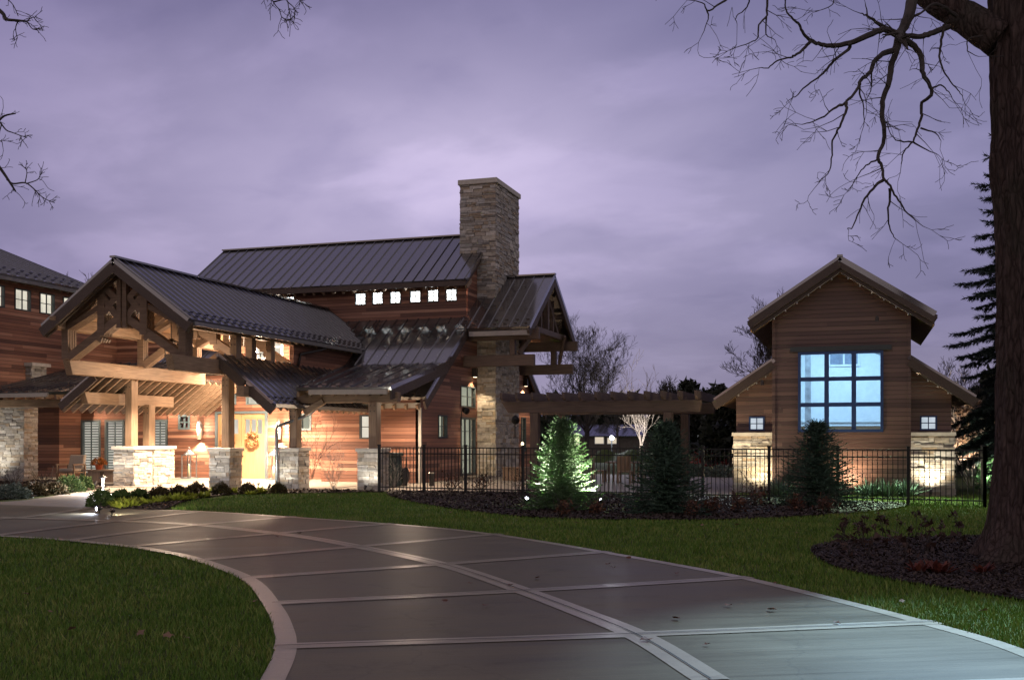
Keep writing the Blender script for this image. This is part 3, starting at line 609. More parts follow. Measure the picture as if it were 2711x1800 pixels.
window(H, 'y', *eh[0], 36.7, 2, 2, M_FRAMEB, plain('dim_red_room', (0.20, 0.03, 0.03), 0.8), 0.09, 0.06)
window(H, 'y', *eh[2], 36.7, 2, 2, M_FRAMEB, M_LITW); window(H, 'y', *eh[3], 36.7, 2, 2, M_FRAMEB, M_LITW)
window(H, 'y', *eh[4], 36.7, 1, 1, M_FRAMEB, M_LITB, 0.08); window(H, 'y', *eh[5], 36.7, 2, 2, M_WHITE, M_LITW, 0.10, 0.06)
# double front door: frame, two leaves with three small lights each
m = MB(); m.box(-24.7, -24.60, 36.62, 36.85, 0.01, 2.70); m.box(-22.40, -22.3, 36.62, 36.85, 0.01, 2.70); m.box(-24.60, -22.40, 36.62, 36.85, 2.61, 2.70); m.build('door_frame', M_FRAMEB, H)
for k in range(2):
    x0 = -24.595 + k * 1.10; x1 = x0 + 1.085; m = MB()
    hs = [(x0 + 0.14 + i * 0.28, x0 + 0.14 + i * 0.28 + 0.235, 1.80, 2.38) for i in range(3)]
    wall(m, 'y', x0, x1, 0.02, 2.60, 36.70, 0.06, hs); 
    for i in range(2): m.box(x0 + 0.14 + i * .42, x0 + 0.15 + i * .42, 36.69, 36.70, 0.15, 1.65)
    for b0, b1 in ((x0, x0 + 0.12), (x1 - 0.12, x1)): m.box(b0, b1, 36.685, 36.70, 0.02, 2.60)
    m.box(x0 + 0.12, x1 - 0.12, 36.685, 36.70, 0.02, 0.24); m.box(x0 + 0.12, x1 - 0.12, 36.685, 36.70, 1.62, 1.76); m.box(x0 + 0.12, x1 - 0.12, 36.685, 36.70, 2.42, 2.60)
    d = m.build('front_door', M_DOOR, H)
    for h in hs:
        q = MB(); q.box(h[0], h[1], 36.735, 36.745, h[2], h[3]); q.build('pane', M_GLASS, d)
    q = MB(); q.box(x0 + 0.1, x1 - 0.1, 36.80, 36.81, 1.7, 2.45); q.build('hall_glow', M_LITW, d)
    hx = x1 - 0.06 if k == 0 else x0 + 0.06
    q = MB(); q.tube([(hx, 36.63, 0.85), (hx, 36.63, 1.25)], 0.014, 8); q.box(hx - .02, hx + .02, 36.63, 36.70, 0.9, 0.93); q.box(hx - .02, hx + .02, 36.63, 36.70, 1.18, 1.21); q.build('handle', M_BLACK, d)
# door wall beside the entry, with lit louvred glass doors
dh = []
for p0, p1 in ((226, 267), (289, 330), (414, 444)):
    us = []
    for p in (p0, p1):
        a = (p - CX) / F; t = 37.1 / (a * SA + CA); us.append(t * (a * CA - SA))
    dh.append((us[0] - 0.22, us[1], 0.02, 2.40))
m = MB(); wall(m, 'y', -31.9, -27.0, -0.1, 4.3, 37.1, 0.2, dh); m.box(-36.0, -31.7, 35.8, 36.0, -0.1, 4.2); m.box(-31.9, -31.7, 36.0, 37.1, -0.1, 4.2); m.build('porch_wall', M_SID, H)
for h in dh:
    w = window(H, 'y', *h, 37.1, 2, 1, M_FRAMEB, M_LITL, 0.10, 0.03, 'louvred_door')
# chimney
ch = MB(); stonework(ch, -15.75, -14.2, 41.0, 44.1, 0, 12.15, random.Random(3), 'xXyY', 0.07, 0.17, 0.6, 0.04)
chm = ch.build('chimney', M_STONE, H)
m = MB(); m.box(-15.84, -14.11, 40.91, 44.19, 12.16, 12.38); m.build('chimney_cap', M_CAP, chm, bevel=0.02)
m = MB(); m.lathe((-15.0, 42.0, 12.40), [(0.2, 0), (0.2, 0.16), (0.16, 0.2)], 14); m.build('flue', M_BRONZE, chm)
# roof over the chimney side with its timber bracket frame
EG = -12.06
def ez(v): return 6.52 - 0.7 * (39.7 - v) if v <= MID else 6.52 - 0.7 * (v - 45.3)
m = MB(); roof_slab(m, (-15.1, 38.9, ez(38.9)), (EG, 38.9, ez(38.9)), (EG, MID, ez(MID)), (-15.1, MID, ez(MID)), 0.12, 0.46, True)
roof_slab(m, (EG, 46.1, ez(46.1)), (-15.1, 46.1, ez(46.1)), (-15.1, MID, ez(MID)), (EG, MID, ez(MID)), 0.12, 0.46)
m.bar((-14.3, MID, ez(MID) + .04), (EG + .02, MID, ez(MID) + .04), 0.2, 0.06); er = m.build('chimney_side_roof', M_ROOF, H)
m = MB(); m.box(-14.6, EG - .02, 38.93, 38.98, ez(38.9) - 0.32, ez(38.9) - 0.13); m.build('gutter', M_GUT, er)
m = MB()
for s in (-1, 1): m.bar((EG - 0.06 + .003 * s, MID + s * 3.58, ez(MID) - 2.52 - .28), (EG - .06 + .003 * s, MID, ez(MID) - 0.30), 0.09, 0.32)
m.build('barge_board', M_TD, er)
def pbeam(p, q, w, h, mat, name='timber_beam', par=None, up=(0, 0, 1)):
    m = MB(); m.bar(p, q, w, h, up); return m.build(name, mat, par or H, bevel=0.015)
for v in (39.5, 45.4):
    pbeam((-15.2, v, 5.72), (-11.85, v, 5.72), 0.22, 0.42, M_TXD); pbeam((-15.2, v, 4.70), (-12.05, v, 4.70), 0.24, 0.44, M_TXD)
    pbeam((-12.95, v, 4.92), (-12.95, v, 5.51), 0.22, 0.22, M_TZD, 'timber_post', None, (1, 0, 0)) if v < 42 else pbeam((-12.95, v, 4.92), (-12.95, v, 5.51), 0.24, 0.24, M_TZD, 'timber_post', None, (1, 0, 0))
    pbeam((-12.7, v, 4.95), (-12.2, v + (0.9 if v < 42 else -0.9), 6.1), 0.12, 0.18, M_TZD, 'brace')
pbeam((-12.45, 39.2, 6.05), (-12.45, 45.8, 6.05), 0.24, 0.24, M_TYD)
pbeam((-12.45, MID, 6.17), (-12.45, MID, 8.0), 0.22, 0.22, M_TZD, 'timber_post', None, (1, 0, 0))
for s in (-1, 1):
    pbeam((-12.45, MID + s * 1.7, 6.17), (-12.45, MID + s * 0.1, 7.6), 0.12, 0.18, M_TYD, 'brace'); pbeam((-12.45, MID + s * 0.9, 6.17), (-12.45, MID + s * 0.9, 7.5), 0.14, 0.14, M_TZD, 'timber_post', None, (1, 0, 0))
    pbeam((-15.0, MID + s * 1.7, 6.9), (EG - .1, MID + s * 1.7, 6.9), 0.14, 0.2, M_TXD, 'purlin')
# ------------------------------------------------------------------ entry gable
PU, PZ, PS = -21.2, 7.04, 0.714; PV0 = 26.16
def pz(u): return PZ - PS * abs(u - PU)
m = MB()
roof_slab(m, (PU + 2.68, PV0, pz(PU + 2.68)), (PU + 2.68, 39.6, pz(PU + 2.68)), (PU, 39.6, PZ), (PU, PV0, PZ), 0.11, 0.40, True)
roof_slab(m, (PU - 2.68, 39.6, pz(PU - 2.68)), (PU - 2.68, PV0, pz(PU - 2.68)), (PU, PV0, PZ), (PU, 39.6, PZ), 0.11, 0.40, True)
m.bar((PU, PV0 - .02, PZ + .03), (PU, 39.6, PZ + .03), 0.2, 0.06); pr = m.build('entry_roof', M_ROOF, H)
for s in (-1, 1):
    m = MB(); m.bar((PU + s * 2.66, PV0 + .05 + .003 * s, pz(PU + 2.66) - .27), (PU, PV0 + .05 + .003 * s, PZ - .27), 0.10, 0.30, (0, 0, 1)); m.bar((PU + s * 2.62, PV0 + .15 + .003 * s, pz(PU + 2.62) - .33), (PU, PV0 + .15 + .003 * s, PZ - .33), 0.08, 0.26, (0, 0, 1)); m.build('barge_board', M_TD, pr)
m = MB(); m.box(PU + 2.62, PU + 2.70, PV0 + .25, 37.4, pz(PU + 2.68) - .18, pz(PU + 2.68) - .06); m.build('gutter', M_GUT, pr)
m = MB(); m.add([(PU - 2.6, PV0 + .2, pz(PU - 2.6) - .17), (PU, PV0 + .2, PZ - .17), (PU, 36.7, PZ - .17), (PU - 2.6, 36.7, pz(PU - 2.6) - .17), (PU + 2.6, PV0 + .2, pz(PU + 2.6) - .17), (PU + 2.6, 36.7, pz(PU + 2.6) - .17)], [(0, 1, 2, 3), (4, 5, 2, 1)]); m.build('soffit', M_SOFF, pr)
for k in range(24):
    v = PV0 + 0.55 + k * 0.46; q = MB(); u0, u1 = PU + 2.08, PU + 2.58
    q.prism([(u0, v - .045, pz(u0) - .19), (u1, v - .045, pz(u1) - .19), (u1 - .06, v - .045, pz(u1) - .30), (u0, v - .045, pz(u0) - .38)], (0, 0.09, 0)); q.build('rafter_tail', M_TX, pr)
BL, BR = -23.4, -19.05
# side beams and eave plates
def vbeam(u, v0, v1, z0, z1, w=0.26, name='timber_beam', cut=0.16):
    m = MB(); m.prism([(u - w / 2, v0 + cut, z0), (u - w / 2, v0, z1), (u - w / 2, v1, z1), (u - w / 2, v1, z0)], (w, 0, 0)); return m.build(name, M_TY, H, bevel=0.015)
vbeam(BL, 26.7, 33.9, 3.62, 4.08); vbeam(BR, 25.9, 36.6, 3.62, 4.08)
vbeam(BL, 26.1, 36.6, 5.00, 5.36, 0.24); vbeam(BR, 26.3, 36.6, 4.92, 5.28, 0.24)
def truss(v, deep=4):
    tr = MB(); ep = [0]
    def mem(p, q, w):
        ep[0] += 1
        for k in range(deep):
            vv = v + .0035 * ep[0] + (k - (deep - 1) / 2) * 0.115; ww = w * (1.0 - 0.10 * k)
            tr.bar((p[0], vv, p[1]), (q[0], vv, q[1]), ww, 0.075, (0, 1, 0))
    mem((PU - .10, 4.98), (PU - .10, 6.78), 0.15); mem((PU + .10, 4.98), (PU + .10, 6.78), 0.15)
    for s in (-1, 1):
        mem((PU + s * .76, 4.75), (PU + s * .76, 6.30), 0.26)
        mem((PU + s * .20, 5.85), (PU + s * .66, 6.25), 0.20); mem((PU + s * .20, 5.95), (PU + s * .64, 5.45), 0.20); mem((PU + s * .66, 5.9), (PU + s * .2, 5.35), 0.20)
        mem((PU + s * 2.0, 4.12), (PU + s * .12, 5.28), 0.24)
        mem((PU + s * 2.12, 4.08), (PU + s * 2.12, 5.05), 0.24)
        mem((PU + s * 2.25, pz(PU + 2.25) - .34), (PU, PZ - .34), 0.22)
        mem((PU + s * 1.05, 4.78), (PU + s * .76, 4.62), 0.16); mem((PU + s * 2.1, 5.02), (PU + s * .86, 5.62), 0.16)
    return tr.build('truss', M_TRS, H)
truss(26.75); truss(30.3, 3); truss(33.4, 3)
# posts on stone piers
def pier(x0, x1, y0, y1, h, seed, name='stone_pier'):
    m = MB(); stonework(m, x0 + .06, x1 - .06, y0 + .06, y1 - .06, -0.05, h - .11, random.Random(seed), 'xXyY', 0.06, 0.15, 0.5, 0.035); p = m.build(name, M_STONE, H)
    c = MB(); c.box(x0 - .01, x1 + .01, y0 - .01, y1 + .01, h - .11, h); c.build('pier_cap', M_CAP, p, bevel=0.012); return p
pier(-24.0, -23.08, 29.55, 30.62, 1.35, 11); pier(-24.35, -23.12, 30.66, 31.9, 1.35, 12)
pier(-19.85, -19.0, 29.0, 29.8, 1.32, 13); pier(-17.75, -16.92, 29.7, 30.5, 1.32, 14); pier(-15.05, -14.2, 29.95, 30.75, 1.31, 15)
pier(-32.4, -29.6, 31.6, 32.4, 3.05, 16, 'stone_wall')
m = MB(); stonework(m, -32.6, -30.75, 33.2, 34.0, 3.2, 4.45, random.Random(18), 'Xy'); sb = m.build('stone_base', M_STONE, H); c = MB(); c.box(-32.7, -30.6, 33.1, 34.1, 4.45, 4.58); c.build('pier_cap', M_CAP, sb)
def post(u, v, z0, z1, w=0.28, d=0.34):
    m = MB(); m.box(u - w / 2, u + w / 2, v - d / 2, v + d / 2, z0, z1)
    o = m.build('timber_post', M_TZ, H, bevel=0.018)
    b = MB()
    for zz in (z1 - .12, z1 - .30):
        for uu in (-.07, .07): b.tube([(u + uu, v - d / 2 - .015, zz), (u + uu, v - d / 2 + .01, zz)], 0.02, 6)
    b.build('bolt', M_BRONZE, o); return o
post(BL - .12, 29.98, 1.35, 3.66); post(-23.78, 31.25, 1.35, 2.80); post(-19.3, 29.35, 1.32, 3.62); post(-17.25, 30.05, 1.32, 2.62); post(-14.55, 30.3, 1.31, 2.78)
post(BR, 29.4, 4.08, 4.93, 0.26, 0.3); post(BR, 31.5, 4.08, 4.93, 0.24, 0.24)
m = MB(); m.box(-19.12, -18.95, 32.9, 39.6, 3.2, 5.02); m.build('dormer_wall', M_SID, H)
vbeam(-24.0, 28.1, 32.8, 2.76, 3.14)
# lean-to roofs either side of the entry
def leanz(u): return 4.30 - 0.80 * (u - BR)
def leftz(u): return 3.80 - 0.70 * (BL - u)
m = MB(); roof_slab(m, (-24.75, 36.6, leftz(-24.75)), (-24.75, 28.0, leftz(-24.75)), (BL + .05, 28.0, leftz(BL + .05)), (BL + .05, 36.6, leftz(BL + .05)), 0.08, 0.42); 
l1 = m.build('porch_roof', M_ROOF, H)
m = MB(); m.bar((-24.78, 28.03, leftz(-24.78) - .20), (BL, 28.03, leftz(BL) - .20), 0.07, 0.26); m.build('barge_board', M_TD, l1)
for k in range(20):
    v = 28.35 + k * 0.42; q = MB(); q.bar((-24.95, v, leftz(-24.95) - .17), (BL + .1, v, leftz(BL + .1) - .17), 0.07, 0.17); q.build('rafter', M_TX, l1)
m = MB(); roof_slab(m, (-17.05, 28.3, leanz(-17.05)), (-17.05, 36.3, leanz(-17.05)), (BR + .03, 36.3, leanz(BR + .03)), (BR + .03, 28.3, leanz(BR + .03)), 0.09, 0.40, True)
l2 = m.build('porch_roof', M_ROOF, H)
m = MB(); m.bar((-17.05, 28.33, leanz(-17.05) - .22), (-17.85, 28.33, leanz(-17.85) - .22), 0.09, 0.28); m.bar((-18.05, 28.31, leanz(-18.05) - .22), (BR, 28.31, leanz(BR) - .22), 0.09, 0.28); m.build('barge_board', M_TD, l2)
m = MB(); m.box(-18.12, -17.86, 28.0, 35.2, leanz(-18) - .55, leanz(-18) - .22); m.build('purlin', M_TY, l2)
m = MB(); m.box(-17.06, -16.96, 28.4, 36.2, leanz(-17.05) - .12, leanz(-17.05) - .01); m.build('gutter', M_GUT, l2)
for k in range(18):
    v = 28.6 + k * 0.42; q = MB(); q.bar((-17.12, v, leanz(-17.12) - .20), (BR, v, leanz(BR) - .20), 0.07, 0.17); q.build('rafter', M_TX, l2)
vbeam(-17.3, 28.6, 34.9, 2.58, 2.80, 0.2)
# shed roof in front of the house wall
A, B_, Cc, D_ = (-16.8, 29.3, 3.22), (-13.75, 29.8, 3.22), (-14.68, 37.0, 4.50), (-18.9, 37.0, 4.50)
m = MB(); roof_slab(m, A, B_, Cc, D_, 0.10, 0.42, True); sh = m.build('shed_roof', M_ROOF, H)
m = MB(); m.bar((-16.35, 29.32, 3.07), (-13.85, 29.74, 3.07), 0.09, 0.15); m.build('gutter', M_TRIM, sh)
m = MB(); m.bar((-13.78, 29.85, 2.98), (-14.70, 36.9, 4.24), 0.07, 0.30); m.build('barge_board', M_TD, sh)
for k in range(9):
    f = k / 8; p = Vector(A).lerp(Vector(B_), f * .97 + .015); q_ = Vector(D_).lerp(Vector(Cc), f * .97 + .015); d_ = (q_ - p).normalized(); q = MB()
    q.bar(p + d_ * .1 - Vector((0, 0, .22)), p + d_ * 5.0 - Vector((0, 0, .22)), 0.07, 0.17); q.build('rafter', M_TY, sh)
pbeam((-17.3, 30.3, 2.92), (-13.7, 30.3, 2.92), 0.24, 0.32, M_TX); pbeam((-17.0, 30.2, 2.45), (-16.3, 30.2, 2.82), 0.14, 0.2, M_TX, 'brace')
# downspout
m = MB(); px_ = [(-16.98, 30.9, 2.60), (-16.98, 30.6, 2.46), (-17.02, 30.1, 2.30), (-17.62, 29.60, 2.02), (-17.66, 29.58, 1.90), (-17.66, 29.58, 0.05)]
m.tube(px_, 0.05, 10); m.build('downspout', M_GREYM, H, smooth=True)
m = MB(); m.tube([(PU + 2.66, 34.6, 4.98), (PU + 2.6, 34.3, 4.85), (PU + 2.35, 33.2, 4.62), (PU + 2.3, 33.1, 4.1)], 0.05, 8); m.build('downspout', M_BRONZE, H, smooth=True)
# left wing
wh = []
for p0, p1 in ((-60, -20), (-28, 12), (38, 81), (104, 144), (166, 200)):
    vs = []
    for p in (p0, p1):
        a = (p - CX) / F; t = -31.0 / (a * CA - SA); vs.append(t * (a * SA + CA))
    wh.append((vs[0], vs[1], 6.60, 7.45))
m = MB(); wall(m, 'X', 29.0, 37.0, 3.0, 7.75, -31.0, 0.2, wh); wall(m, 'y', -40, -31.2, 3.0, lambda u: 7.9 - .38 * (u + 31.2), 36.8, 0.2); m.build('wing_wall', M_SID, H)
for h in wh: window(H, 'X', *h, -31.0, 2, 2, M_FRAME, M_LITW, 0.05, 0.025)
def wz(u): return 7.8 + 0.38 * (-30.4 - u)
m = MB(); roof_slab(m, (-30.4, 26.0, wz(-30.4)), (-30.4, 37.2, wz(-30.4)), (-40, 37.2, wz(-40)), (-40, 26.0, wz(-40)), 0.12, 0.46, True); wr = m.build('wing_roof', M_ROOF, H)
m = MB(); m.box(-30.46, -30.38, 26.1, 37.1, wz(-30.4) - .22, wz(-30.4) - .10); m.build('gutter', M_GUT, wr)
for k in range(18):
    v = 29.0 + k * 0.46; q = MB(); q.bar((-30.5, v, wz(-30.5) - .24), (-31.0, v, wz(-31.0) - .24), 0.09, 0.18); q.build('rafter_tail', M_TX, wr)
m = MB(); roof_slab(m, (-36, 30.4, 3.28), (-25.6, 30.4, 3.28), (-25.6, 36.6, 4.75), (-36, 36.6, 4.75), 0.10, 0.46, True); lr = m.build('wing_porch_roof', M_ROOF, H)
m = MB(); m.box(-36, -27.4, 30.34, 30.42, 3.10, 3.24); m.build('gutter', M_TRIM, lr)
for k in range(20):
    x = -35.0 + k * 0.46; q = MB(); q.bar((x, 30.5, 3.10), (x, 32.6, 3.60), 0.08, 0.17); q.build('rafter_tail', M_TY, lr)
pbeam((-36, 31.5, 2.92), (-26.6, 31.5, 2.92), 0.2, 0.3, M_TX)
# ------------------------------------------------------------------ pavilion
PVU = -0.47
PV = thing('pavilion', (PVU, 34, 0), 'tall narrow cedar pavilion with lit nine-pane window and lower side wings on stone', 'building')
TW = 1.87; SW = 3.03
bh = [(PVU - 1.13, PVU + 1.13, 1.86, 4.10)]
m = MB(); wall(m, 'y', PVU - TW, PVU + TW, -0.05, lambda u: 6.46 - .66 * abs(u - PVU), 31.9, 0.14, bh, (PVU,))
m.box(PVU - TW, PVU - TW + .14, 32.04, 38, -0.05, 5.2); m.box(PVU + TW - .14, PVU + TW, 32.04, 38, -0.05, 5.2); m.build('tower_wall', M_SIDP, PV)
m = MB()
for s in (-1, 1): x = PVU + s * (TW + .005); m.box(x - .045, x + .045, 31.87, 31.96, -0.05, 5.15)
m.build('corner_board', M_SIDP, PV)
# nine-light window
m = MB(); x0, x1, z0, z1 = bh[0]
for x in (x0 - .05, x1 - .03): m.box(x, x + .08, 31.86, 31.99, z0 - .05, z1 + .05)
for z in (z0 - .05, z1 - .03): m.box(x0 + .03, x1 - .03, 31.861, 31.99, z, z + .08)
for i in (1, 2):
    xx = x0 + (x1 - x0) * i / 3; m.box(xx - .065, xx + .065, 31.875, 31.98, z0 + .03, z1 - .03)
    zz = z0 + (z1 - z0) * i / 3; m.box(x0 + .03, x1 - .03, 31.88, 31.975, zz - .06, zz + .06)
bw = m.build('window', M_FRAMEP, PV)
for i in range(3):
    for j in range(3):
        q = MB(); a = x0 + (x1 - x0) * i / 3; b = z0 + (z1 - z0) * j / 3; q.box(a + .02, a + .73, 31.93, 31.938, b + .02, b + .73); q.build('pane', M_GLASS, bw)
m = MB(); m.box(PVU - 1.4, PVU + 1.4, 31.83, 31.9, z1 + .06, z1 + .2); m.build('window_head', M_FRAME, bw)
# room behind
m = MB(); m.box(PVU - 1.72, PVU + 1.72, 36.4, 36.5, 1.0, 5.2); m.box(PVU - 1.73, PVU - 1.68, 32.1, 36.4, 0.9, 5.2); m.box(PVU + 1.68, PVU + 1.73, 32.1, 36.4, 0.9, 5.2)
m.box(PVU - 1.73, PVU + 1.73, 32.1, 36.4, 0.9, 0.95); m.box(PVU - 1.73, PVU + 1.73, 32.05, 36.5, 5.2, 5.25)
m.box(PVU - 1.70, PVU - 1.60, 32.041, 32.05, 0.9, 5.2); m.build('room_lining', M_WHITE, PV)
m = MB(); m.box(PVU - .45, PVU + .55, 36.34, 36.39, 4.0, 5.0); bwi = m.build('rear_window', M_WHITE, PV)
m = MB()
for i in (0, 1):
    for j in (0, 1): m.box(PVU - .38 + i * .46, PVU + .02 + i * .46, 36.325, 36.335, 4.07 + j * .45, 4.46 + j * .45)
m.build('pane', plain('night_glass', (0.20, 0.24, 0.30), 0.3), bwi)
m = MB(); m.box(PVU - 1.68, PVU + 1.68, 36.30, 36.38, 0.95, 2.02); m.build('wainscot', M_SOFF, PV)
m = MB(); m.box(PVU - 1.68, PVU + 1.68, 36.22, 36.38, 2.03, 2.08); m.box(PVU - 1.68, PVU + 1.68, 36.26, 36.38, 2.16, 2.20); m.build('shelf', M_WHITE, PV)
for u in (PVU - 1.0, PVU + 1.35):
    m = MB(); m.box(u - .09, u + .09, 34.2, 34.38, 0.95, 5.2); m.build('room_post', plain('grey_post_paint', (0.45, 0.46, 0.46), 0.7) if 'grey_post_paint' not in MATS else MATS['grey_post_paint'], PV)
for k in range(2):
    m = MB(); m.bar((PVU + .5, 34.0 + k * .3, 4.55 - k * .1), (PVU + 1.6, 34.0 + k * .3, 4.15 - k * .1), 0.05, 0.06); m.build('track_rail', M_GREYM, PV)
lamp('AREA', (PVU, 34.2, 5.1), 190, (0.34, 0.63, 1.0), 1.6, (PVU, 34.2, 0), name='room_light'); lamp('POINT', (PVU, 33.6, 3.2), 40, (0.34, 0.63, 1.0), 0.3, name='room_light')
# side wings
def wingz(u): return 3.98 - .68 * (abs(u - PVU) - TW)
for s in (-1, 1):
    a0, a1 = sorted((PVU + s * TW, PVU + s * SW)); hc = PVU + s * 2.42; hh = (hc - .23, hc + .23, 1.86, 2.28)
    m = MB(); wall(m, 'y', a0, a1, 1.70, lambda u: wingz(u) - .10, 32.5, 0.12, [hh])
    e = PVU + s * SW; m.box(min(e, e - s * .12), max(e, e - s * .12), 32.62, 38, 1.7, wingz(e) - .1); m.build('wing_wall', M_SIDP, PV)
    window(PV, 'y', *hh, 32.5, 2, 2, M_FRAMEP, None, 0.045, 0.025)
    m = MB(); m.box(a0 + .05, a1 - .05, 33.1, 33.12, 1.7, 2.6); m.build('wing_lining', litblind('lit_wing_room_%d' % (s + 2), (0.80, 0.88, 1.0), 0.95), PV)
    b0, b1 = sorted((PVU + s * (TW + .005), PVU + s * (SW + .06)))
    q = MB(); stonework(q, b0, b1, 32.36, 38, -0.05, 1.70, random.Random(30 + s), 'xXy', 0.06, 0.16, 0.6, 0.05); st = q.build('stone_base', M_STONE, PV)
    q = MB(); q.box(b0 - (.05 if s < 0 else 0), b1 + (.05 if s > 0 else 0), 32.28, 32.52, 1.70, 1.80); q.build('stone_cap', M_CAP, st)
    ue = PVU + s * 3.62; ui = PVU + s * (TW + .003)
    m = MB(); pts = [(ue, 31.85, wingz(ue)), (ue, 38.3, wingz(ue)), (ui, 38.3, wingz(ui)), (ui, 31.85, wingz(ui))]
    if s < 0: pts = [pts[1], pts[0], pts[3], pts[2]]
    roof_slab(m, *pts, 0.10, 0.45); r_ = m.build('wing_roof', M_ROOF, PV)
    m = MB(); m.bar((ue, 31.88, wingz(ue) - .17), (ui, 31.88, wingz(ui) - .17), 0.07, 0.24); m.bar((ue, 31.97, wingz(ue) - .22), (ui, 31.97, wingz(ui) - .22), 0.05, 0.20); m.build('barge_board', M_TD, r_)
    m = MB(); m.add([(ue, 32.0, wingz(ue) - .14), (ui, 32.0, wingz(ui) - .14), (ui, 38.2, wingz(ui) - .14), (ue, 38.2, wingz(ue) - .14)], [(0, 1, 2, 3)]); m.build('soffit', M_SOFF, r_)
# tower roof
def tz(u): return 6.80 - .66 * abs(u - PVU)
m = MB(); e0, e1 = PVU - 2.56, PVU + 2.56
roof_slab(m, (e1, 31.35, tz(e1)), (e1, 38.4, tz(e1)), (PVU, 38.4, 6.80), (PVU, 31.35, 6.80), 0.11, 0.45); roof_slab(m, (e0, 38.4, tz(e0)), (e0, 31.35, tz(e0)), (PVU, 31.35, 6.80), (PVU, 38.4, 6.80), 0.11, 0.45)
m.bar((PVU, 31.33, 6.83), (PVU, 38.4, 6.83), 0.16, 0.06); tr_ = m.build('tower_roof', M_ROOF, PV)
for s in (-1, 1):
    e = PVU + s * 2.54; m = MB(); m.bar((e, 31.39 + .003 * s, tz(e) - .18), (PVU, 31.39 + .003 * s, 6.80 - .18), 0.08, 0.22); m.bar((e - s * .02, 31.475 + .003 * s, tz(e) - .26), (PVU, 31.475 + .003 * s, 6.80 - .24), 0.07, 0.30); m.build('barge_board', M_TD, tr_)
    m = MB(); e = PVU + s * 2.52; i_ = PVU + s * .0
    m.prism([(e, 31.5, tz(e) - .14), (i_, 31.5, 6.80 - .14), (i_, 31.5, 6.80 - .30), (e, 31.5, tz(e) - .36)], (0, 6.8, 0)); m.build('soffit', M_SOFF, tr_)
# bulbs strung along the eaves
def bulbs(p, q, n, label):
    t = thing('string_lights', tuple(p), label, 'string lights', 'strings of small bulbs under the pavilion eaves'); p, q = Vector(p), Vector(q)
    m = MB(); m.tube([p, q], 0.006, 4); m.build('wire', M_GUT, t)
    for k in range(n):
        c = p.lerp(q, (k + .6) / n) - Vector((0, 0, .035)); m = MB(); m.lathe(c - Vector((0, 0, .03)), [(0.004, 0), (.017, .012), (.021, .03), (.014, .05), (.010, .07)], 8); m.build('bulb', M_BULB, t)
for s, nm in ((-1, 'facing the pergola'), (1, 'facing the big oak')):
    bulbs((PVU + s * .03, 31.36, 6.80 - .47), (PVU + s * 1.95, 31.36, tz(PVU + 1.95) - .47), 6, 'thin wire of tiny bulbs under the high tower eave, slope ' + nm)
    bulbs((PVU + s * 1.95, 31.9, wingz(PVU + 1.95) - .34), (PVU + s * 3.0, 31.9, wingz(PVU + 3.0) - .34), 4, 'short wire of tiny bulbs under the low wing eave, wing ' + nm)
# ------------------------------------------------------------------ pergola
PG = thing('pergola', (-7.9, 34.5, 0), 'dark timber pergola over the patio between chimney and pavilion', 'pergola')
for v, u0, u1 in ((33.0, -11.2, -4.6), (36.4, -11.2, -4.6)):
    m = MB(); m.prism([(u0 + .25, v - .11, 2.46), (u0, v - .11, 2.83), (u1, v - .11, 2.83), (u1 - .06, v - .11, 2.46)], (0, .22, 0)); m.build('beam', M_TXD, PG, bevel=.015)
    for u in (-10.05, -5.66):
        m = MB(); m.box(u - .14, u + .14, v - .14, v + .14, -.05, 2.455); m.build('post', M_TZD, PG, bevel=.015)
for k in range(13):
    u = -11.0 + k * .525; m = MB(); m.prism([(u - .04, 32.3, 2.92), (u - .04, 32.3, 3.10), (u - .04, 37.1, 3.10), (u - .04, 37.1, 2.92), (u - .04, 36.9, 2.835), (u - .04, 32.5, 2.835)], (.08, 0, 0)); m.build('rafter', M_TYD, PG)
# ------------------------------------------------------------------ metal fence
FA, FB = Vector((-13.75, 28.95, 0)), Vector((2.85, 26.95, 0)); FD = (FB - FA).normalized()
FN = thing('metal_fence', tuple(FA), 'black metal picket fence running from the stone pier past the spruces', 'fence')
def fence_run(A, B, posts, H_=1.36):
    D = (B - A); Ln = D.length; D = D / Ln
    for i, s in enumerate(posts):
        c = A + D * s; m = MB(); m.box(c.x - .035, c.x + .035, c.y - .035, c.y + .035, -.05, H_ + .05); m.prism([(c.x - .045, c.y - .045, H_ + .05), (c.x + .045, c.y - .045, H_ + .05), (c.x + .045, c.y + .045, H_ + .05), (c.x - .045, c.y + .045, H_ + .05)], (0, 0, .03)); m.build('post', M_BLACK, FN)
    for s0, s1 in zip(posts[:-1], posts[1:]):
        m = MB(); a, b = A + D * (s0 + .03), A + D * (s1 - .03)
        for z in (H_ - .01, H_ - .19, .16): m.bar(a + Vector((0, 0, z)), b + Vector((0, 0, z)), .028, .032)
        n = max(2, int(round((s1 - s0) / .118)))
        for k in range(1, n): c = A + D * (s0 + (s1 - s0) * k / n); m.box(c.x - .009, c.x + .009, c.y - .009, c.y + .009, .05, H_ - .005)
        m.build('fence_panel', M_BLACK, FN)
L_ = (FB - FA).length; fp = [0]
for p in (978, 1074, 1206, 1330, 1480, 1621, 1774, 1932, 2095):
    a = (p * 1.14776 - CX) / F; d = Vector((a * CA - SA, a * SA + CA, 0)); den = d.x * FD.y - d.y * FD.x; s = (FA.y * d.x - FA.x * d.y) / -den
    fp.append(s)
fp.append(L_); fence_run(FA, FB, fp)
fence_run(FB, Vector((3.35, 32.4, 0)), [0, 1.8, 3.6, 5.4])

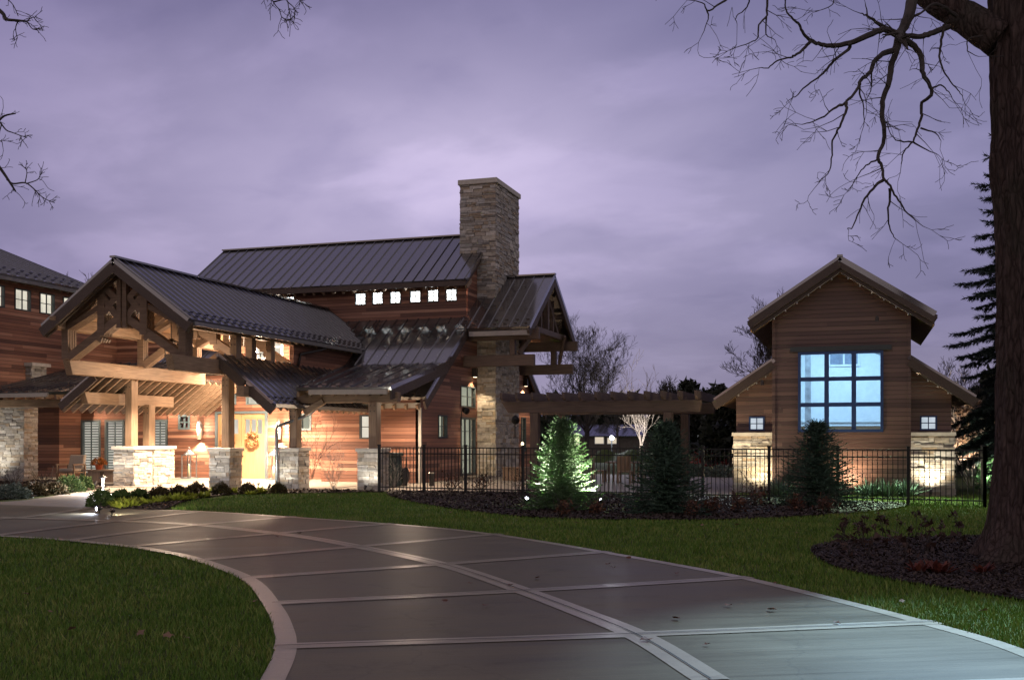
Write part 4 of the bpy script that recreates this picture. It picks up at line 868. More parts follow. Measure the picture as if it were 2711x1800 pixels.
# ------------------------------------------------------------------ trees
def rv(rg, s=1.0): return Vector((rg.gauss(0, s), rg.gauss(0, s), rg.gauss(0, s)))
def twig(m, p, d, L, r, rg, depth, nmin=3, curl=.28, grav=0.0, kids=(2, 4), rmin=.004, spread=.9):
    n = max(nmin, int(L / .22)); n = min(n, 9); pts = [p.copy()]; rad = [r]; dd = d.normalized(); q = p.copy()
    for i in range(n):
        dd = (dd + rv(rg, curl) + Vector((0, 0, grav))).normalized(); q = q + dd * (L / n); pts.append(q.copy()); rad.append(max(rmin, r * (1 - .8 * (i + 1) / n)))
    m.tube(pts, rad, 5 if r > .03 else 3, False)
    if depth > 0:
        for k in range(rg.randint(*kids) + (1 if L > 1 else 0)):
            i = rg.randint(max(1, n // 4), n); base = pts[i]; ax = (pts[i] - pts[i - 1]).normalized(); o = rv(rg); o = (o - ax * o.dot(ax)).normalized()
            twig(m, base, (ax + o * rg.uniform(.5, 1.1) * spread), L * rg.uniform(.38, .68), max(rmin, rad[i] * .75), rg, depth - 1, nmin, curl, grav, kids, rmin, spread)
def bare_tree(name, base, h, spread, seed, label, mat=M_TWIG, depth=5, trunk_h=.28, r0=None, forks=5, rmin=.008, group=None, up=.10, cat='tree'):
    rg = random.Random(seed); t = thing(name, tuple(base), label, cat, group); base = Vector(base); r0 = r0 or h * .018
    m = MB(); top = base + Vector((rg.uniform(-.1, .1), rg.uniform(-.1, .1), h * trunk_h)); m.tube([base + Vector((0, 0, -.1)), base + Vector((0, 0, .25 * h * trunk_h)), top, top + Vector((0, 0, h * .12))], [r0 * 1.35, r0, r0 * .9, r0 * .7], 8); m.build('trunk', mat, t, True)
    c = MB()
    for k in range(forks):
        a = 6.283 * (k + rg.random() * .6) / forks; el = rg.uniform(.55, 1.15); d = Vector((math.cos(a) * spread, math.sin(a) * spread, el))
        twig(c, top + Vector((0, 0, h * .1 * rg.random())), d, h * (1 - trunk_h) * rg.uniform(.5, .72), r0 * .6, rg, depth - 1, 4, .13, up, (3, 4), rmin, .75)
    twig(c, top + Vector((0, 0, h * .08)), Vector((0, 0, 1)), h * (1 - trunk_h) * .72, r0 * .7, rg, depth - 1, 4, .10, up, (3, 5), rmin, .8)
    zt = max(v[2] for v in c.v) - top.z; k_ = (base.z + h - top.z) / zt
    c.v = [(top.x + (x - top.x) * k_, top.y + (y - top.y) * k_, top.z + (z - top.z) * k_) for x, y, z in c.v]
    c.build('crown', mat, t); return t
# the big oak: trunk at the edge of the drive bed, limbs reaching over it
OB = gp(2396, 1292); TO = 14.2
OK_ = thing('oak_tree', tuple(OB), 'massive oak trunk with deeply ridged bark and bare drooping branches above', 'tree')
def oak_trunk():
    rg = random.Random(5); m = MB(); n = 150; rows = 120; Ht = 9.5
    ph = [rg.uniform(0, 6.28) for _ in range(12)]
    for j in range(rows + 1):
        z = -.1 + Ht * j / rows; r = .53 + .20 * math.exp(-max(z, 0) / .34) + .13 * math.exp(-max(z, 0) / 1.1) - .008 * z
        r += .05 * math.exp(-((z - 5.25) / .35) ** 2)
        cx = OB.x - .012 * z + .05 * math.sin(z * .6); cy = OB.y
        for k in range(n):
            a = 6.283 * k / n; fl = 1 + (.16 * math.exp(-max(z, 0) / .4)) * math.sin(a * 5 + 1.1)
            g = 0
            for q in range(5): g += math.sin(a * (11 + 5 * q) + ph[q] + 1.1 * math.sin(z * (1.1 + .5 * q) + ph[q + 5])) / (1.5 + q * .5)
            rr = r * fl + .026 * g + .006 * rg.uniform(-1, 1); m.v.append((cx + rr * math.cos(a), cy + rr * math.sin(a), z))
    for j in range(rows):
        for k in range(n): k2 = (k + 1) % n; m.f.append((j * n + k, j * n + k2, (j + 1) * n + k2, (j + 1) * n + k))
    m.build('trunk', M_BARK, OK_)
oak_trunk()
def rp(x, y, t): return at(1550.8 + x / 2.904, y / 2.904, t)     # survey of the limbs
OAK = [  # polyline, start radius, end radius (m), distance
    ([(2200, 260), (2060, 180), (1930, 100), (1800, 25), (1680, -60), (1560, -160)], .26, .16, 14.1, 14.6),
    ([(1690, -220), (1610, -20), (1580, 120), (1535, 210), (1520, 250)], .085, .055, 13.9, 13.4),
    ([(1520, 245), (1440, 205), (1390, 205), (1290, 250), (1190, 290), (1060, 310), (980, 295), (925, 270), (880, 225), (850, 170), (810, 130), (760, 70), (755, 0)], .050, .008, 13.4, 13.0),
    ([(925, 275), (880, 330), (830, 370), (790, 385), (700, 410), (640, 455), (585, 457)], .022, .005, 13.1, 12.9),
    ([(1190, 290), (1180, 330), (1100, 395), (1040, 460), (975, 525), (890, 580), (840, 640), (780, 670)], .026, .005, 13.2, 13.0),
    ([(1520, 250), (1490, 330), (1410, 360), (1350, 420), (1330, 480), (1260, 540), (1240, 600), (1160, 690), (1080, 730), (1020, 780), (940, 815), (870, 835)], .044, .005, 13.4, 12.8),
    ([(1165, 690), (1160, 760), (1120, 850), (1075, 940), (1070, 1040), (1055, 1140), (985, 1220)], .020, .005, 13.0, 12.8),
    ([(1255, 560), (1260, 650), (1280, 700), (1285, 840)], .014, .005, 13.2, 13.3),
    ([(1335, 480), (1335, 580), (1300, 690)], .012, .004, 13.2, 13.4),
    ([(1520, 260), (1500, 340), (1465, 450), (1450, 560), (1415, 650), (1405, 780), (1420, 870), (1410, 960), (1375, 1060), (1405, 1110), (1415, 1190), (1460, 1250), (1500, 1320), (1560, 1410), (1630, 1480)], .046, .007, 13.4, 13.0),
    ([(1415, 1205), (1360, 1245), (1290, 1330), (1250, 1420), (1210, 1520), (1170, 1530)], .022, .005, 13.1, 12.9),
    ([(1460, 1260), (1455, 1350), (1445, 1440), (1460, 1540), (1495, 1600)], .018, .005, 13.1, 13.2),
    ([(1375, 1070), (1300, 1110), (1240, 1180), (1195, 1260)], .014, .004, 13.1, 13.3),
    ([(1540, 260), (1620, 310), (1670, 400), (1680, 500), (1720, 560), (1735, 640), (1670, 690), (1670, 780), (1640, 870), (1610, 950), (1550, 1020), (1535, 1100)], .044, .006, 13.4, 13.6),
    ([(1735, 600), (1800, 570), (1850, 620), (1890, 680)], .014, .004, 13.5, 13.6), ([(1665, 860), (1760, 890), (1800, 940)], .013, .004, 13.6, 13.7), ([(1610, 950), (1700, 1000), (1780, 1035)], .013, .004, 13.6, 13.5), ([(1610, 955), (1500, 940), (1440, 850)], .012, .004, 13.6, 13.4),
    ([(1850, 180), (1750, 220), (1680, 245), (1600, 245), (1530, 235)], .040, .034, 14.1, 13.4),
    ([(1820, 170), (1800, 300), (1790, 400), (1830, 500), (1900, 590), (1940, 640)], .020, .005, 14.0, 13.8),
    ([(1440, 200), (1380, 160), (1310, 110), (1260, 90)], .034, .006, 13.4, 13.1), ([(1310, 110), (1290, 20)], .012, .004, 13.2, 13.2),
    ([(640, -120), (640, -20), (630, 100), (580, 170), (575, 250), (540, 280), (430, 320)], .018, .005, 13.0, 12.8), ([(630, 110), (630, 230), (690, 270)], .012, .004, 12.9, 13.0),
    ([(755, 0), (765, -120)], .010, .014, 13.0, 13.1), ([(420, -90), (370, -10), (300, 40), (235, 75), (200, 20), (100, 0)], .018, .005, 12.8, 12.6), ([(235, 75), (240, 130), (200, 240)], .011, .004, 12.7, 12.7),
    ([(540, -90), (520, -20), (500, 50), (430, 110), (430, 160)], .014, .004, 12.9, 12.9), ([(1090, -90), (1080, -20), (1065, 40), (960, 80)], .012, .004, 13.1, 13.0),
    ([(1900, 110), (1840, 60), (1750, 30), (1650, 100), (1560, 130)], .03, .01, 14.0, 13.6), ([(2080, 240), (1990, 260), (1980, 340), (2050, 380)], .014, .004, 13.9, 13.8)]
def oak_limbs():
    rg = random.Random(11)
    for pl, r0, r1, t0, t1 in OAK:
        P = [rp(x, y, t0 + (t1 - t0) * i / (len(pl) - 1) + rg.uniform(-.06, .06)) for i, (x, y) in enumerate(pl)]; S = spline(P, 4); n = len(S)
        m = MB(); rad = [r0 + (r1 - r0) * (i / (n - 1)) ** .8 for i in range(n)]
        S = [p + rv(rg, .004) for p in S]; m.tube(S, rad, 10 if r0 > .1 else 6, True)
        if r0 < .1:
            ln = sum((S[i + 1] - S[i]).length for i in range(n - 1)); k = int(ln / .23)
            for q in range(k):
                i = rg.randint(max(2, n // 8), n - 1); ax = (S[i] - S[i - 1]).normalized(); o = rv(rg); o = (o - ax * o.dot(ax)).normalized()
                twig(m, S[i], ax * rg.uniform(.2, .8) + o, rg.uniform(.16, .55), min(rad[i] * .5, .008), rg, 2 if rg.random() < .5 else 1, 3, .15, -.04, (1, 3), .0030, 1.0)
            twig(m, S[-1], S[-1] - S[-2], .35, r1, rg, 2, 3, .25, 0, (2, 3), .0032)
        m.build('limb', M_BARK if r0 > .1 else M_TWIG, OK_, r0 > .1)
oak_limbs()
# a second bare tree stands beside the drive, just out of view; its branch ends reach in
LT = Vector((*w2(-9.2, 12.0), 0))
LB = thing('maple_tree', tuple(LT), 'bare tree whose thin branch tips hang in above the wing roof', 'tree')
m = MB(); m.tube([LT + Vector((0, 0, -.1)), LT + Vector((0, 0, 2)), LT + Vector((.1, 0, 5)), LT + Vector((.2, .2, 9)), LT + Vector((.5, .3, 12))], [.32, .24, .2, .13, .05], 12); m.build('trunk', M_BARK, LB, True)
def left_limbs():
    rg = random.Random(21)
    for pl, z0, r0, tt in (([(-90, -20), (-30, 5), (5, 30), (14, 45), (40, 48), (62, 50)], 6.6, .04, 12.6), ([(62, 50), (72, 42), (84, 40)], None, .008, 12.6), ([(62, 50), (76, 68), (92, 66)], None, .008, 12.6), ([(42, 48), (36, 66), (40, 88)], None, .008, 12.6), ([(-20, -60), (10, -10), (30, 12), (42, 38)], 8.4, .012, 12.6),
                          ([(-100, 350), (-40, 300), (-10, 285), (10, 268), (36, 262)], 5.2, .03, 12.7), ([(0, 282), (14, 300), (28, 306), (50, 314), (62, 318)], None, .01, 12.7), ([(4, 285), (-4, 320), (5, 328)], None, .008, 12.7),
                          ([(-90, 300), (-30, 352), (0, 388), (22, 420), (36, 442)], 5.0, .036, 12.5), ([(16, 414), (30, 424), (58, 422), (78, 436), (94, 452), (110, 462), (126, 468)], None, .012, 12.5), ([(58, 422), (62, 400), (60, 388)], None, .007, 12.5), ([(60, 424), (86, 415), (94, 402)], None, .008, 12.5),
                          ([(590, -160), (600, -90), (620, -20), (632, 8), (645, 24)], 11.5, .016, 12.2), ([(632, 5), (660, 0), (666, 20), (672, 46)], None, .009, 12.2), ([(662, 4), (680, 22), (678, 44)], None, .007, 12.2), ([(645, 24), (650, 40), (660, 46)], None, .006, 12.2), ([(680, -40), (690, -8), (697, 10)], None, .008, 12.2)):
        P = [at(x, y, tt + rg.uniform(-.05, .05)) for x, y in pl]
        if z0: P = [LT + Vector((.15, .1, z0)), LT.lerp(Vector((P[0].x, P[0].y, 0)), .5) + Vector((0, 0, (z0 + P[0].z) / 2 + .3))] + P
        S = spline(P, 4); n = len(S); m = MB(); m.tube(S, [max(.005, r0 * (1 - .75 * i / n)) for i in range(n)], 5, False)
        for q in range(int(2 + len(pl) * 1.3)):
            i = rg.randint(n // 2, n - 1); ax = (S[i] - S[i - 1]).normalized(); o = rv(rg); o = (o - ax * o.dot(ax)).normalized()
            twig(m, S[i], ax * .7 + o * .8, rg.uniform(.07, .2), .005, rg, 1, 3, .25, 0, (1, 2), .0032)
        m.build('limb', M_TWIG, LB)
left_limbs()
# conifers
def conifer(name, base, h, r, seed, label, mat, nbr=120, group=None, droop=.0, needle=.05, nw=.010, dens=1.0, skirt=.04, twl=.34, cat='tree', lead=.25):
    rg = random.Random(seed); t = thing(name, tuple(base), label, cat, group); base = Vector(base)
    m = MB(); m.tube([base + Vector((0, 0, -.05)), base + Vector((0, 0, h * .5)), base + Vector((0, 0, h * .985))], [h * .022, h * .014, .006], 8); m.build('trunk', M_TWIG, t)
    V = []; 
    def spray(p, q, nn, ln):
        d = (q - p); L = d.length; d = d / L; sd = d.orthogonal().normalized(); up = d.cross(sd)
        for k in range(nn):
            f = rg.random(); a = rg.uniform(0, 6.283); c = p + d * (L * f); o = sd * math.cos(a) + up * math.sin(a)
            tip = c + (d * rg.uniform(.45, .95) + o * rg.uniform(.5, .9)) * ln * rg.uniform(.7, 1.2); w = d.cross(o) * nw
            V.extend((c - w, c + w, tip))
        V.extend((p - sd * .006, p + sd * .006, q))
    for i in range(nbr):
        f = (i + rg.random()) / nbr; f = f ** 1.12; z = h * (skirt + (1 - skirt) * f * .985); a = i * 2.39996 + rg.uniform(-.4, .4)
        L = r * (1 - f) ** .88 * rg.uniform(.78, 1.16) + .05; e = Vector((math.cos(a), math.sin(a), 0)); side = Vector((-e.y, e.x, 0))
        n = max(3, int(L / .13)); pts = []; el = (-.06 + .95 * f) - droop
        for k in range(n + 1):
            s = k / n; pts.append(base + Vector((0, 0, z)) + e * (L * s) + Vector((0, 0, L * (el * s - (.32 + droop * .5) * s * s + .30 * s ** 3))))
        for k in range(n):
            spray(pts[k], pts[k + 1], int(11 * dens), needle); s = (k + .5) / n
            for sg in (-1, 1):
                if rg.random() < .92:
                    l2 = min(twl, .16 + .55 * L * (1 - s) * .8) * rg.uniform(.6, 1.15); dv = (e * .75 + side * sg * rg.uniform(.5, 1.0) + Vector((0, 0, rg.uniform(-.1, .2) - droop * 1.6))).normalized()
                    spray(pts[k], pts[k] + dv * l2, int(26 * dens * l2 / .3) + 4, needle)
        spray(pts[-1], pts[-1] + (pts[-1] - pts[-2]).normalized() * .10, int(12 * dens), needle)
    spray(base + Vector((0, 0, h * .86)), base + Vector((0, 0, h)), int(60 * dens), needle)
    o = np.array(base); A = np.array([tuple(v) for v in V]) - o
    npmesh('crown', A, np.arange(len(A)).reshape(-1, 3), mat, t); return t
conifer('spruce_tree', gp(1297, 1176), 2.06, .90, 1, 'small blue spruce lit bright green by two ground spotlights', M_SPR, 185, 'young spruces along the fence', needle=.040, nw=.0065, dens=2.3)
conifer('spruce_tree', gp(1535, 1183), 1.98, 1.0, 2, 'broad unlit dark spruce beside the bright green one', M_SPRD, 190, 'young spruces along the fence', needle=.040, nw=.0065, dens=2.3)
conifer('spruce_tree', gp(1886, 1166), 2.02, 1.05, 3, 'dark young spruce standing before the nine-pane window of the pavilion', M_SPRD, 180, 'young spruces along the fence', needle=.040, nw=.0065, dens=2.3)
conifer('norway_spruce', (*w2(16.0, 32.5), 0), 15.6, 2.75, 4, 'tall dark spruce with drooping boughs rising behind the oak trunk', M_NOR, 175, None, .26, .15, .018, .9, .10, .85)
m = MB(); m.box(-31, -27.0, 38.5, 38.7, 4.0, 6.3); m.box(-31.2, -31.0, 37.0, 38.7, 3.0, 6.3); m.build('link_wall', M_SID, H)
m = MB(); m.box(-31.2, -26.9, 38.2, 41.0, 6.31, 6.45); m.build('link_roof', M_ROOF, H)
# ------------------------------------------------------------------ far side of the garden
T = lambda dx, t: Vector((ray(dx, 1009).x * t, ray(dx, 1009).y * t, 0))
bare_tree('bare_tree', T(1350, 60), 9.0, .62, 23, 'round-crowned bare tree standing behind the pergola beside the timber gable', depth=6, trunk_h=.2, forks=9, rmin=.0075, group='bare trees beyond the garden')
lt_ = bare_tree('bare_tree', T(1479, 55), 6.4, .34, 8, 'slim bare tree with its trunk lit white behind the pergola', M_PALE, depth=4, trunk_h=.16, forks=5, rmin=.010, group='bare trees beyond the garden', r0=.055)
bare_tree('bare_tree', T(1795, 46), 8.6, .62, 12, 'spreading bare tree rising behind the pavilion roof on its pergola flank', depth=6, trunk_h=.22, forks=7, rmin=.010, group='bare trees beyond the garden')
bare_tree('bare_tree', T(2196, 52), 5.8, .40, 14, 'thin bare tree between the pavilion wing and the drooping spruce', depth=5, forks=6, rmin=.011, group='bare trees beyond the garden')
bare_tree('bare_tree', T(213, 75), 14.0, .4, 15, 'top of a bare tree peeking over the entry gable slope', depth=5, forks=7, rmin=.018, group='bare trees beyond the garden')
bare_tree('bare_tree', T(1425, 95), 6.2, .3, 16, 'small bare tree among the far houses, left of the white-lit tree', depth=5, forks=6, rmin=.018, group='bare trees beyond the garden')
for k, (dx, t, h) in enumerate(((1528, 72, 6.0), (1548, 80, 6.4))):
    bare_tree('bare_tree', T(dx, t), h, .3, 40 + k, ('feathery bare tree just past the pergola end, nearer of two', 'feathery bare tree just past the pergola end, farther of two')[k], depth=5, forks=6, rmin=.016, group='bare trees beyond the garden')
def leafy(name, base, h, r, seed, label, mat, n=5000, size=.22, group=None, lobes=9):
    rg = np.random.default_rng(seed); t = thing(name, tuple(base), label, 'tree', group)
    m = MB(); b = Vector(base); m.tube([b, b + Vector((0, 0, h * .5))], [h * .035, h * .02], 6); m.build('trunk', M_TWIG, t)
    cs = np.stack([rg.normal(0, r * .42, lobes), rg.normal(0, r * .42, lobes), h * (.25 + .6 * rg.random(lobes))], 1); rs = r * (.32 + .3 * rg.random(lobes)) * (1.15 - .5 * cs[:, 2] / h)
    i = rg.integers(0, lobes, n); d = rg.normal(0, 1, (n, 3)); d /= np.linalg.norm(d, axis=1)[:, None]; p = cs[i] + d * (rs[i] * (.55 + .5 * rg.random(n)))[:, None]; p[:, 2] = np.clip(p[:, 2], .1, None)
    a = rg.normal(0, size, (n, 3)); c = rg.normal(0, size, (n, 3)); V = np.stack([p - a * .5, p + a * .5, p + c], 1).reshape(-1, 3)
    npmesh('crown', V, np.arange(n * 3).reshape(-1, 3), mat, t); return t
ev = [(1575, 70, 5.4, 2.2), (1612, 72, 6.0, 2.4), (1650, 66, 5.2, 2.2), (1688, 60, 4.9, 2.0), (2212, 48, 4.2, 1.8), (2262, 44, 4.8, 2.0), (2345, 46, 5.0, 2.2)]
el = ['rounded dark tree nearest the pergola end in the far clump', 'tallest rounded dark tree of the far clump beyond the pergola', 'dark tree of the far clump just short of the pavilion eave', 'dark tree half hidden behind the pavilion wing eave', 'dark leafy tree behind the russet-leaved shrub', 'dark leafy tree between russet shrub and oak trunk', 'dark leafy tree hidden mostly by the oak trunk']
for k, (dx, t, h, r) in enumerate(ev): leafy('dark_tree', T(dx, t), h, r, 50 + k, el[k], M_WOOD, 4500, .2, 'dark leafy trees beyond the garden')
def woods():
    rg = np.random.default_rng(77); n = 46000; X = rg.uniform(-85, 110, n); hh = 3.6 + 1.3 * np.sin(X * .21) + .8 * np.sin(X * .63 + 1) + .5 * np.sin(X * 1.7)
    Y = 104 + rg.uniform(0, 8, n); Z = hh * rg.random(n) ** .7 * (1 + .12 * rg.normal(0, 1, n)); P = np.stack([X * CA - Y * SA, X * SA + Y * CA, Z], 1)
    a = rg.normal(0, .5, (n, 3)); c = rg.normal(0, .5, (n, 3)); V = np.stack([P - a * .5, P + a * .5, P + c], 1).reshape(-1, 3)
    o = npmesh('woods', V, np.arange(n * 3).reshape(-1, 3), M_WOOD); tag(o, 'dark far wood along the horizon beyond the garden', None, None, 'stuff')
woods()
# far houses with lit windows
def far_house(dx, t, w, d, h, rise, label, wins):
    b = T(dx, t); o = thing('far_house', tuple(b), label, 'house', 'small lit houses in the distance'); x, y = b.x, b.y
    m = MB(); m.box(x - w / 2, x + w / 2, y, y + d, -.05, h); m.prism([(x - w / 2, y, h), (x - w / 2, y + d, h), (x - w / 2, y + d / 2, h + rise)], (w, 0, 0)); m.build('wall', M_FAR, o)
    m = MB(); roof_slab(m, (x - w / 2 - .3, y - .4, h - .1), (x + w / 2 + .3, y - .4, h - .1), (x + w / 2 + .3, y + d / 2, h + rise + .1), (x - w / 2 - .3, y + d / 2, h + rise + .1), .12, .5); roof_slab(m, (x + w / 2 + .3, y + d + .4, h - .1), (x - w / 2 - .3, y + d + .4, h - .1), (x - w / 2 - .3, y + d / 2, h + rise + .1), (x + w / 2 + .3, y + d / 2, h + rise + .1), .12, .5); m.build('roof', M_ROOF, o)
    for a, z0, ww, hh in wins:
        f = MB(); f.box(x + a - .06, x + a + ww + .06, y - .05, y - .01, z0 - .06, z0 + hh + .06); wf = f.build('window', M_WHITE, o); q = MB(); q.box(x + a, x + a + ww, y - .07, y - .055, z0, z0 + hh); q.build('pane', M_FARL, wf)
far_house(1378, 99, 8, 6, 1.9, 0.9, 'low dim house with small lit windows beside the bright street lamp', [(-3.4, .9, .4, 1.1), (-2.2, .9, .4, 1.1), (-.2, 1.1, .8, .6), (1.0, 1.1, .9, .5)])
far_house(1530, 101, 8, 6, 1.9, 0.8, 'low dim house with wide lit windows behind the white-lit tree', [(-2.8, .8, .5, 1.0), (-.5, 1.0, 1.6, .8), (2.0, 1.0, 1.4, .7)])
b = T(1411, 78); sl = thing('street_lamp', tuple(b), 'very bright white street lamp among the distant houses', 'street lamp')
m = MB(); m.tube([b + Vector((0, 0, -.05)), b + Vector((0, 0, 1.5))], .05, 8); m.build('pole', M_BLACK, sl)
m = MB(); m.lathe(b + Vector((0, 0, 1.48)), [(.02, 0), (.13, .06), (.16, .16), (.10, .26), (.02, .30)], 12); m.build('globe', M_STREET, sl, True)
lamp('POINT', b + Vector((0, -.6, 1.9)), 700, (.88, .92, 1), .2, name='street_light')
# a pale hedge strip and a red bush on the far lawn
def shrub_mesh(r, h, n, size, seed, flat=.8):
    rg = np.random.default_rng(seed); d = rg.normal(0, 1, (n, 3)); d /= np.linalg.norm(d, axis=1)[:, None]; d[:, 2] = np.abs(d[:, 2]) * 1.0 - .18 * rg.random(n)
    bumps = 1 + .13 * np.sin(d[:, 0] * 7 + seed) * np.cos(d[:, 1] * 6 + seed * 2); q = d * (bumps * (.62 + .42 * rg.random(n) ** .6))[:, None] * np.array([r, r, h]); q[:, 2] = np.maximum(q[:, 2], .0)
    a = rg.normal(0, size, (n, 3)); c = d * size * 1.5 + rg.normal(0, size * .8, (n, 3)); return np.stack([q - a * .5, q + a * .5, q + c], 1).reshape(-1, 3)
SHR = {}
def shrub(name, base, r, h, mat, label, group, seed=1, n=1500, size=.035, cat='shrub'):
    t = thing(name, tuple(base), label, cat, group); V = shrub_mesh(r, h, n, size, seed); npmesh('foliage', V, np.arange(len(V)).reshape(-1, 3), mat, t)
    m = MB(); rg = random.Random(seed); b = Vector(base)
    for k in range(5): m.tube([b + Vector((rg.uniform(-.03, .03), rg.uniform(-.03, .03), -.03)), b + Vector((rg.uniform(-.5, .5) * r, rg.uniform(-.5, .5) * r, h * .7))], [.010, .004], 4, False)
    m.build('stem', M_TWIG, t); return t
shrub('burning_bush', T(1641, 62), 1.0, 1.15, M_RED, 'reddish lit bush on the far lawn seen through the fence', None, 5, 1200, .10)
for k, (dx, t) in enumerate(((1610, 45), (1665, 44))): shrub('garden_shrub', T(dx, t), .45, .5, M_BLUE, ('pale round shrub past the dark spruce beyond the patio', 'pale round shrub beyond the patio nearest the pavilion stone')[k], 'pale shrubs beyond the patio', 61 + k, 900, .06)
m = MB(); a, b = T(1360, 70), T(1510, 70); P = [a.lerp(b, k / 14) for k in range(15)]
for i, p in enumerate(P):
    m.v += [(p.x, p.y, -.05), (p.x - .2, p.y + 3, .7 + .15 * math.sin(i)), (p.x - .4, p.y + 7, -.05)]
for i in range(14):
    for j in (0, 1): q = 3 * i + j; m.f.append((q, q + 3, q + 4, q + 1))
tag(m.build('lawn_mound', M_LAWN), kind='structure')
# ------------------------------------------------------------------ planting near the house
box_px = [(233, 1166, .31, .40, 0, 'rounded boxwood with pale frosted tips at the tip of the entry bed', M_BOX), (279, 1160, .27, .34, 0, 'bright green boxwood, second from the path light', M_BOX), (321, 1157, .26, .33, 0, 'dark-topped green boxwood, third from the path light', M_BOX)]
for k, (dx, dy, r, h, z, lb, mt) in enumerate(box_px): shrub('boxwood', gp(dx, dy), r, h, mt, lb, 'clipped shrubs in the entry bed', 70 + k, 1900, .03)
ru = [(368, 1152), (412, 1147), (453, 1143), (511, 1140), (572, 1139), (642, 1138)]
proto = None
for k, (dx, dy) in enumerate(ru):
    if proto is None: proto = shrub('russet_shrub', gp(dx, dy), .28, .36, M_BOXR, 'low rounded russet shrub in the row along the entry bed', 'clipped shrubs in the entry bed', 80, 1800, .03); o = proto
    else:
        o = dup(proto); o.location = gp(dx, dy); o.rotation_euler = (0, 0, k * 1.3); s = (.98, .94, 1.04, .96, .9, .86)[k]; o.scale = (s, s, s)
lb6 = ['russet shrub beside the last green boxwood', 'russet shrub, second along the row from the boxwoods', 'russet shrub just before the second stone pier', 'russet shrub at the foot of the pale face of the second pier', 'russet shrub in front of the glowing porch uplight', 'russet shrub before the downspout pier']
k = 0
for o in list(COL.objects):
    if o.get('label') and o.name.startswith('russet_shrub'): o['label'] = lb6[k]; k += 1
for k, (dx, dy, r, h, mt, lb) in enumerate(((160, 1133, .42, .50, M_BOX, 'largest green shrub in the porch bed beside the walk'), (193, 1128, .30, .42, M_BOX, 'bright green shrub nearest the first stone pier'), (124, 1139, .36, .34, M_BOXR, 'low olive shrub beside the big green one in the porch bed'), (76, 1142, .40, .36, M_BOXR, 'brown-green shrub in the middle of the porch bed'), (28, 1148, .44, .40, M_BLUE, 'blue-green shrub at the outer end of the porch bed'))):
    shrub('porch_shrub', gp(dx, dy), r, h, mt, lb, 'shrubs in the porch bed', 90 + k, 1900, .035)
def perennial(base, seed, mat, label, group, r=.13, h=.16, n=46, name='perennial'):
    rg = np.random.default_rng(seed); a = rg.random(n) * 6.283; e = .25 + rg.random(n) * 1.1; L = h * (.6 + .7 * rg.random(n)); d = np.stack([np.cos(a) * np.cos(e), np.sin(a) * np.cos(e), np.sin(e)], 1); s = np.stack([-np.sin(a), np.cos(a), 0 * a], 1)
    st = np.stack([np.cos(a), np.sin(a), 0 * a], 1) * (r * rg.random(n) * .6)[:, None]; tip = st + d * L[:, None]; md = st + d * (L * .55)[:, None] + np.array([0, 0, .02]); w = s * (.018 + .02 * rg.random(n))[:, None]
    V = np.stack([st, md - w, tip, md + w], 1).reshape(-1, 3); o = npmesh(name, V, np.arange(n * 4).reshape(-1, 4), mat); o.location = base; return tag(o, label, 'plant', group)
rg_ = random.Random(31); p0 = [perennial((0, 0, 0), 300 + k, M_YEL, 'small yellow-green leafy plant edging the entry bed', 'yellow-green edging plants') for k in range(4)]
n_p = 0
for k in range(44):
    f = rg_.random(); dx = 262 + 215 * f if k < 34 else 480 + 160 * rg_.random(); dy = (1171 - 28 * ((dx - 262) / 215) + rg_.uniform(-5, 4)) if k < 34 else 1139 + rg_.uniform(-3, 2)
    o = p0[k] if k < 4 else p0[k % 4].copy()
    if k >= 4: COL.objects.link(o)
    o.location = gp(dx, dy); s = rg_.uniform(.8, 1.3); o.scale = (s, s, s); o.rotation_euler = (0, 0, rg_.uniform(0, 6.28))
def bare_shrub(base, h, n, seed, label, group=None, spread=.4, mat=M_TWIG, name='bare_shrub', depth=2, leaf=None):
    rg = random.Random(seed); t = thing(name, tuple(base), label, 'shrub', group); m = MB(); b = Vector(base)
    for k in range(n):
        a = rg.uniform(0, 6.28); d = Vector((math.cos(a) * spread, math.sin(a) * spread, 1)); twig(m, b + Vector((math.cos(a), math.sin(a), 0)) * .05 * h, d, h * rg.uniform(.7, 1.05), .007, rg, depth, 4, .13, .04, (1, 3), .0035, .7)
    m.build('branches', mat, t)
    if leaf:
        V = []
        for k in range(160):
            p = Vector(rng3(rg, h * .45)) + b + Vector((0, 0, h * .5)); a_ = rv(rg, .02); V += [p - a_, p + a_, p + rv(rg, .04)]
        A = np.array([tuple(v) for v in V]) - np.array(base); npmesh('leaves', A, np.arange(len(A)).reshape(-1, 3), leaf, t)
    return t
def rng3(rg, s): return (rg.gauss(0, s * .5), rg.gauss(0, s * .5), rg.gauss(0, s * .5))
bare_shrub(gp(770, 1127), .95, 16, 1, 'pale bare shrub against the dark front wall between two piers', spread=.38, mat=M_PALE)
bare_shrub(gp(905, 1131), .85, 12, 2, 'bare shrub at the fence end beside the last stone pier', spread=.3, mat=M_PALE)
bare_shrub(gp(28, 1124), .55, 18, 3, 'twiggy dark red shrub before the stone wall', spread=.6)
bare_shrub(gp(106, 1124), .50, 16, 4, 'twiggy dark red shrub below the porch wall', spread=.6)
bare_shrub(T(709, 36) + Vector((.1, 0, .2)), 1.6, 12, 6, 'bare twigs rising behind the downspout pier', spread=.25)
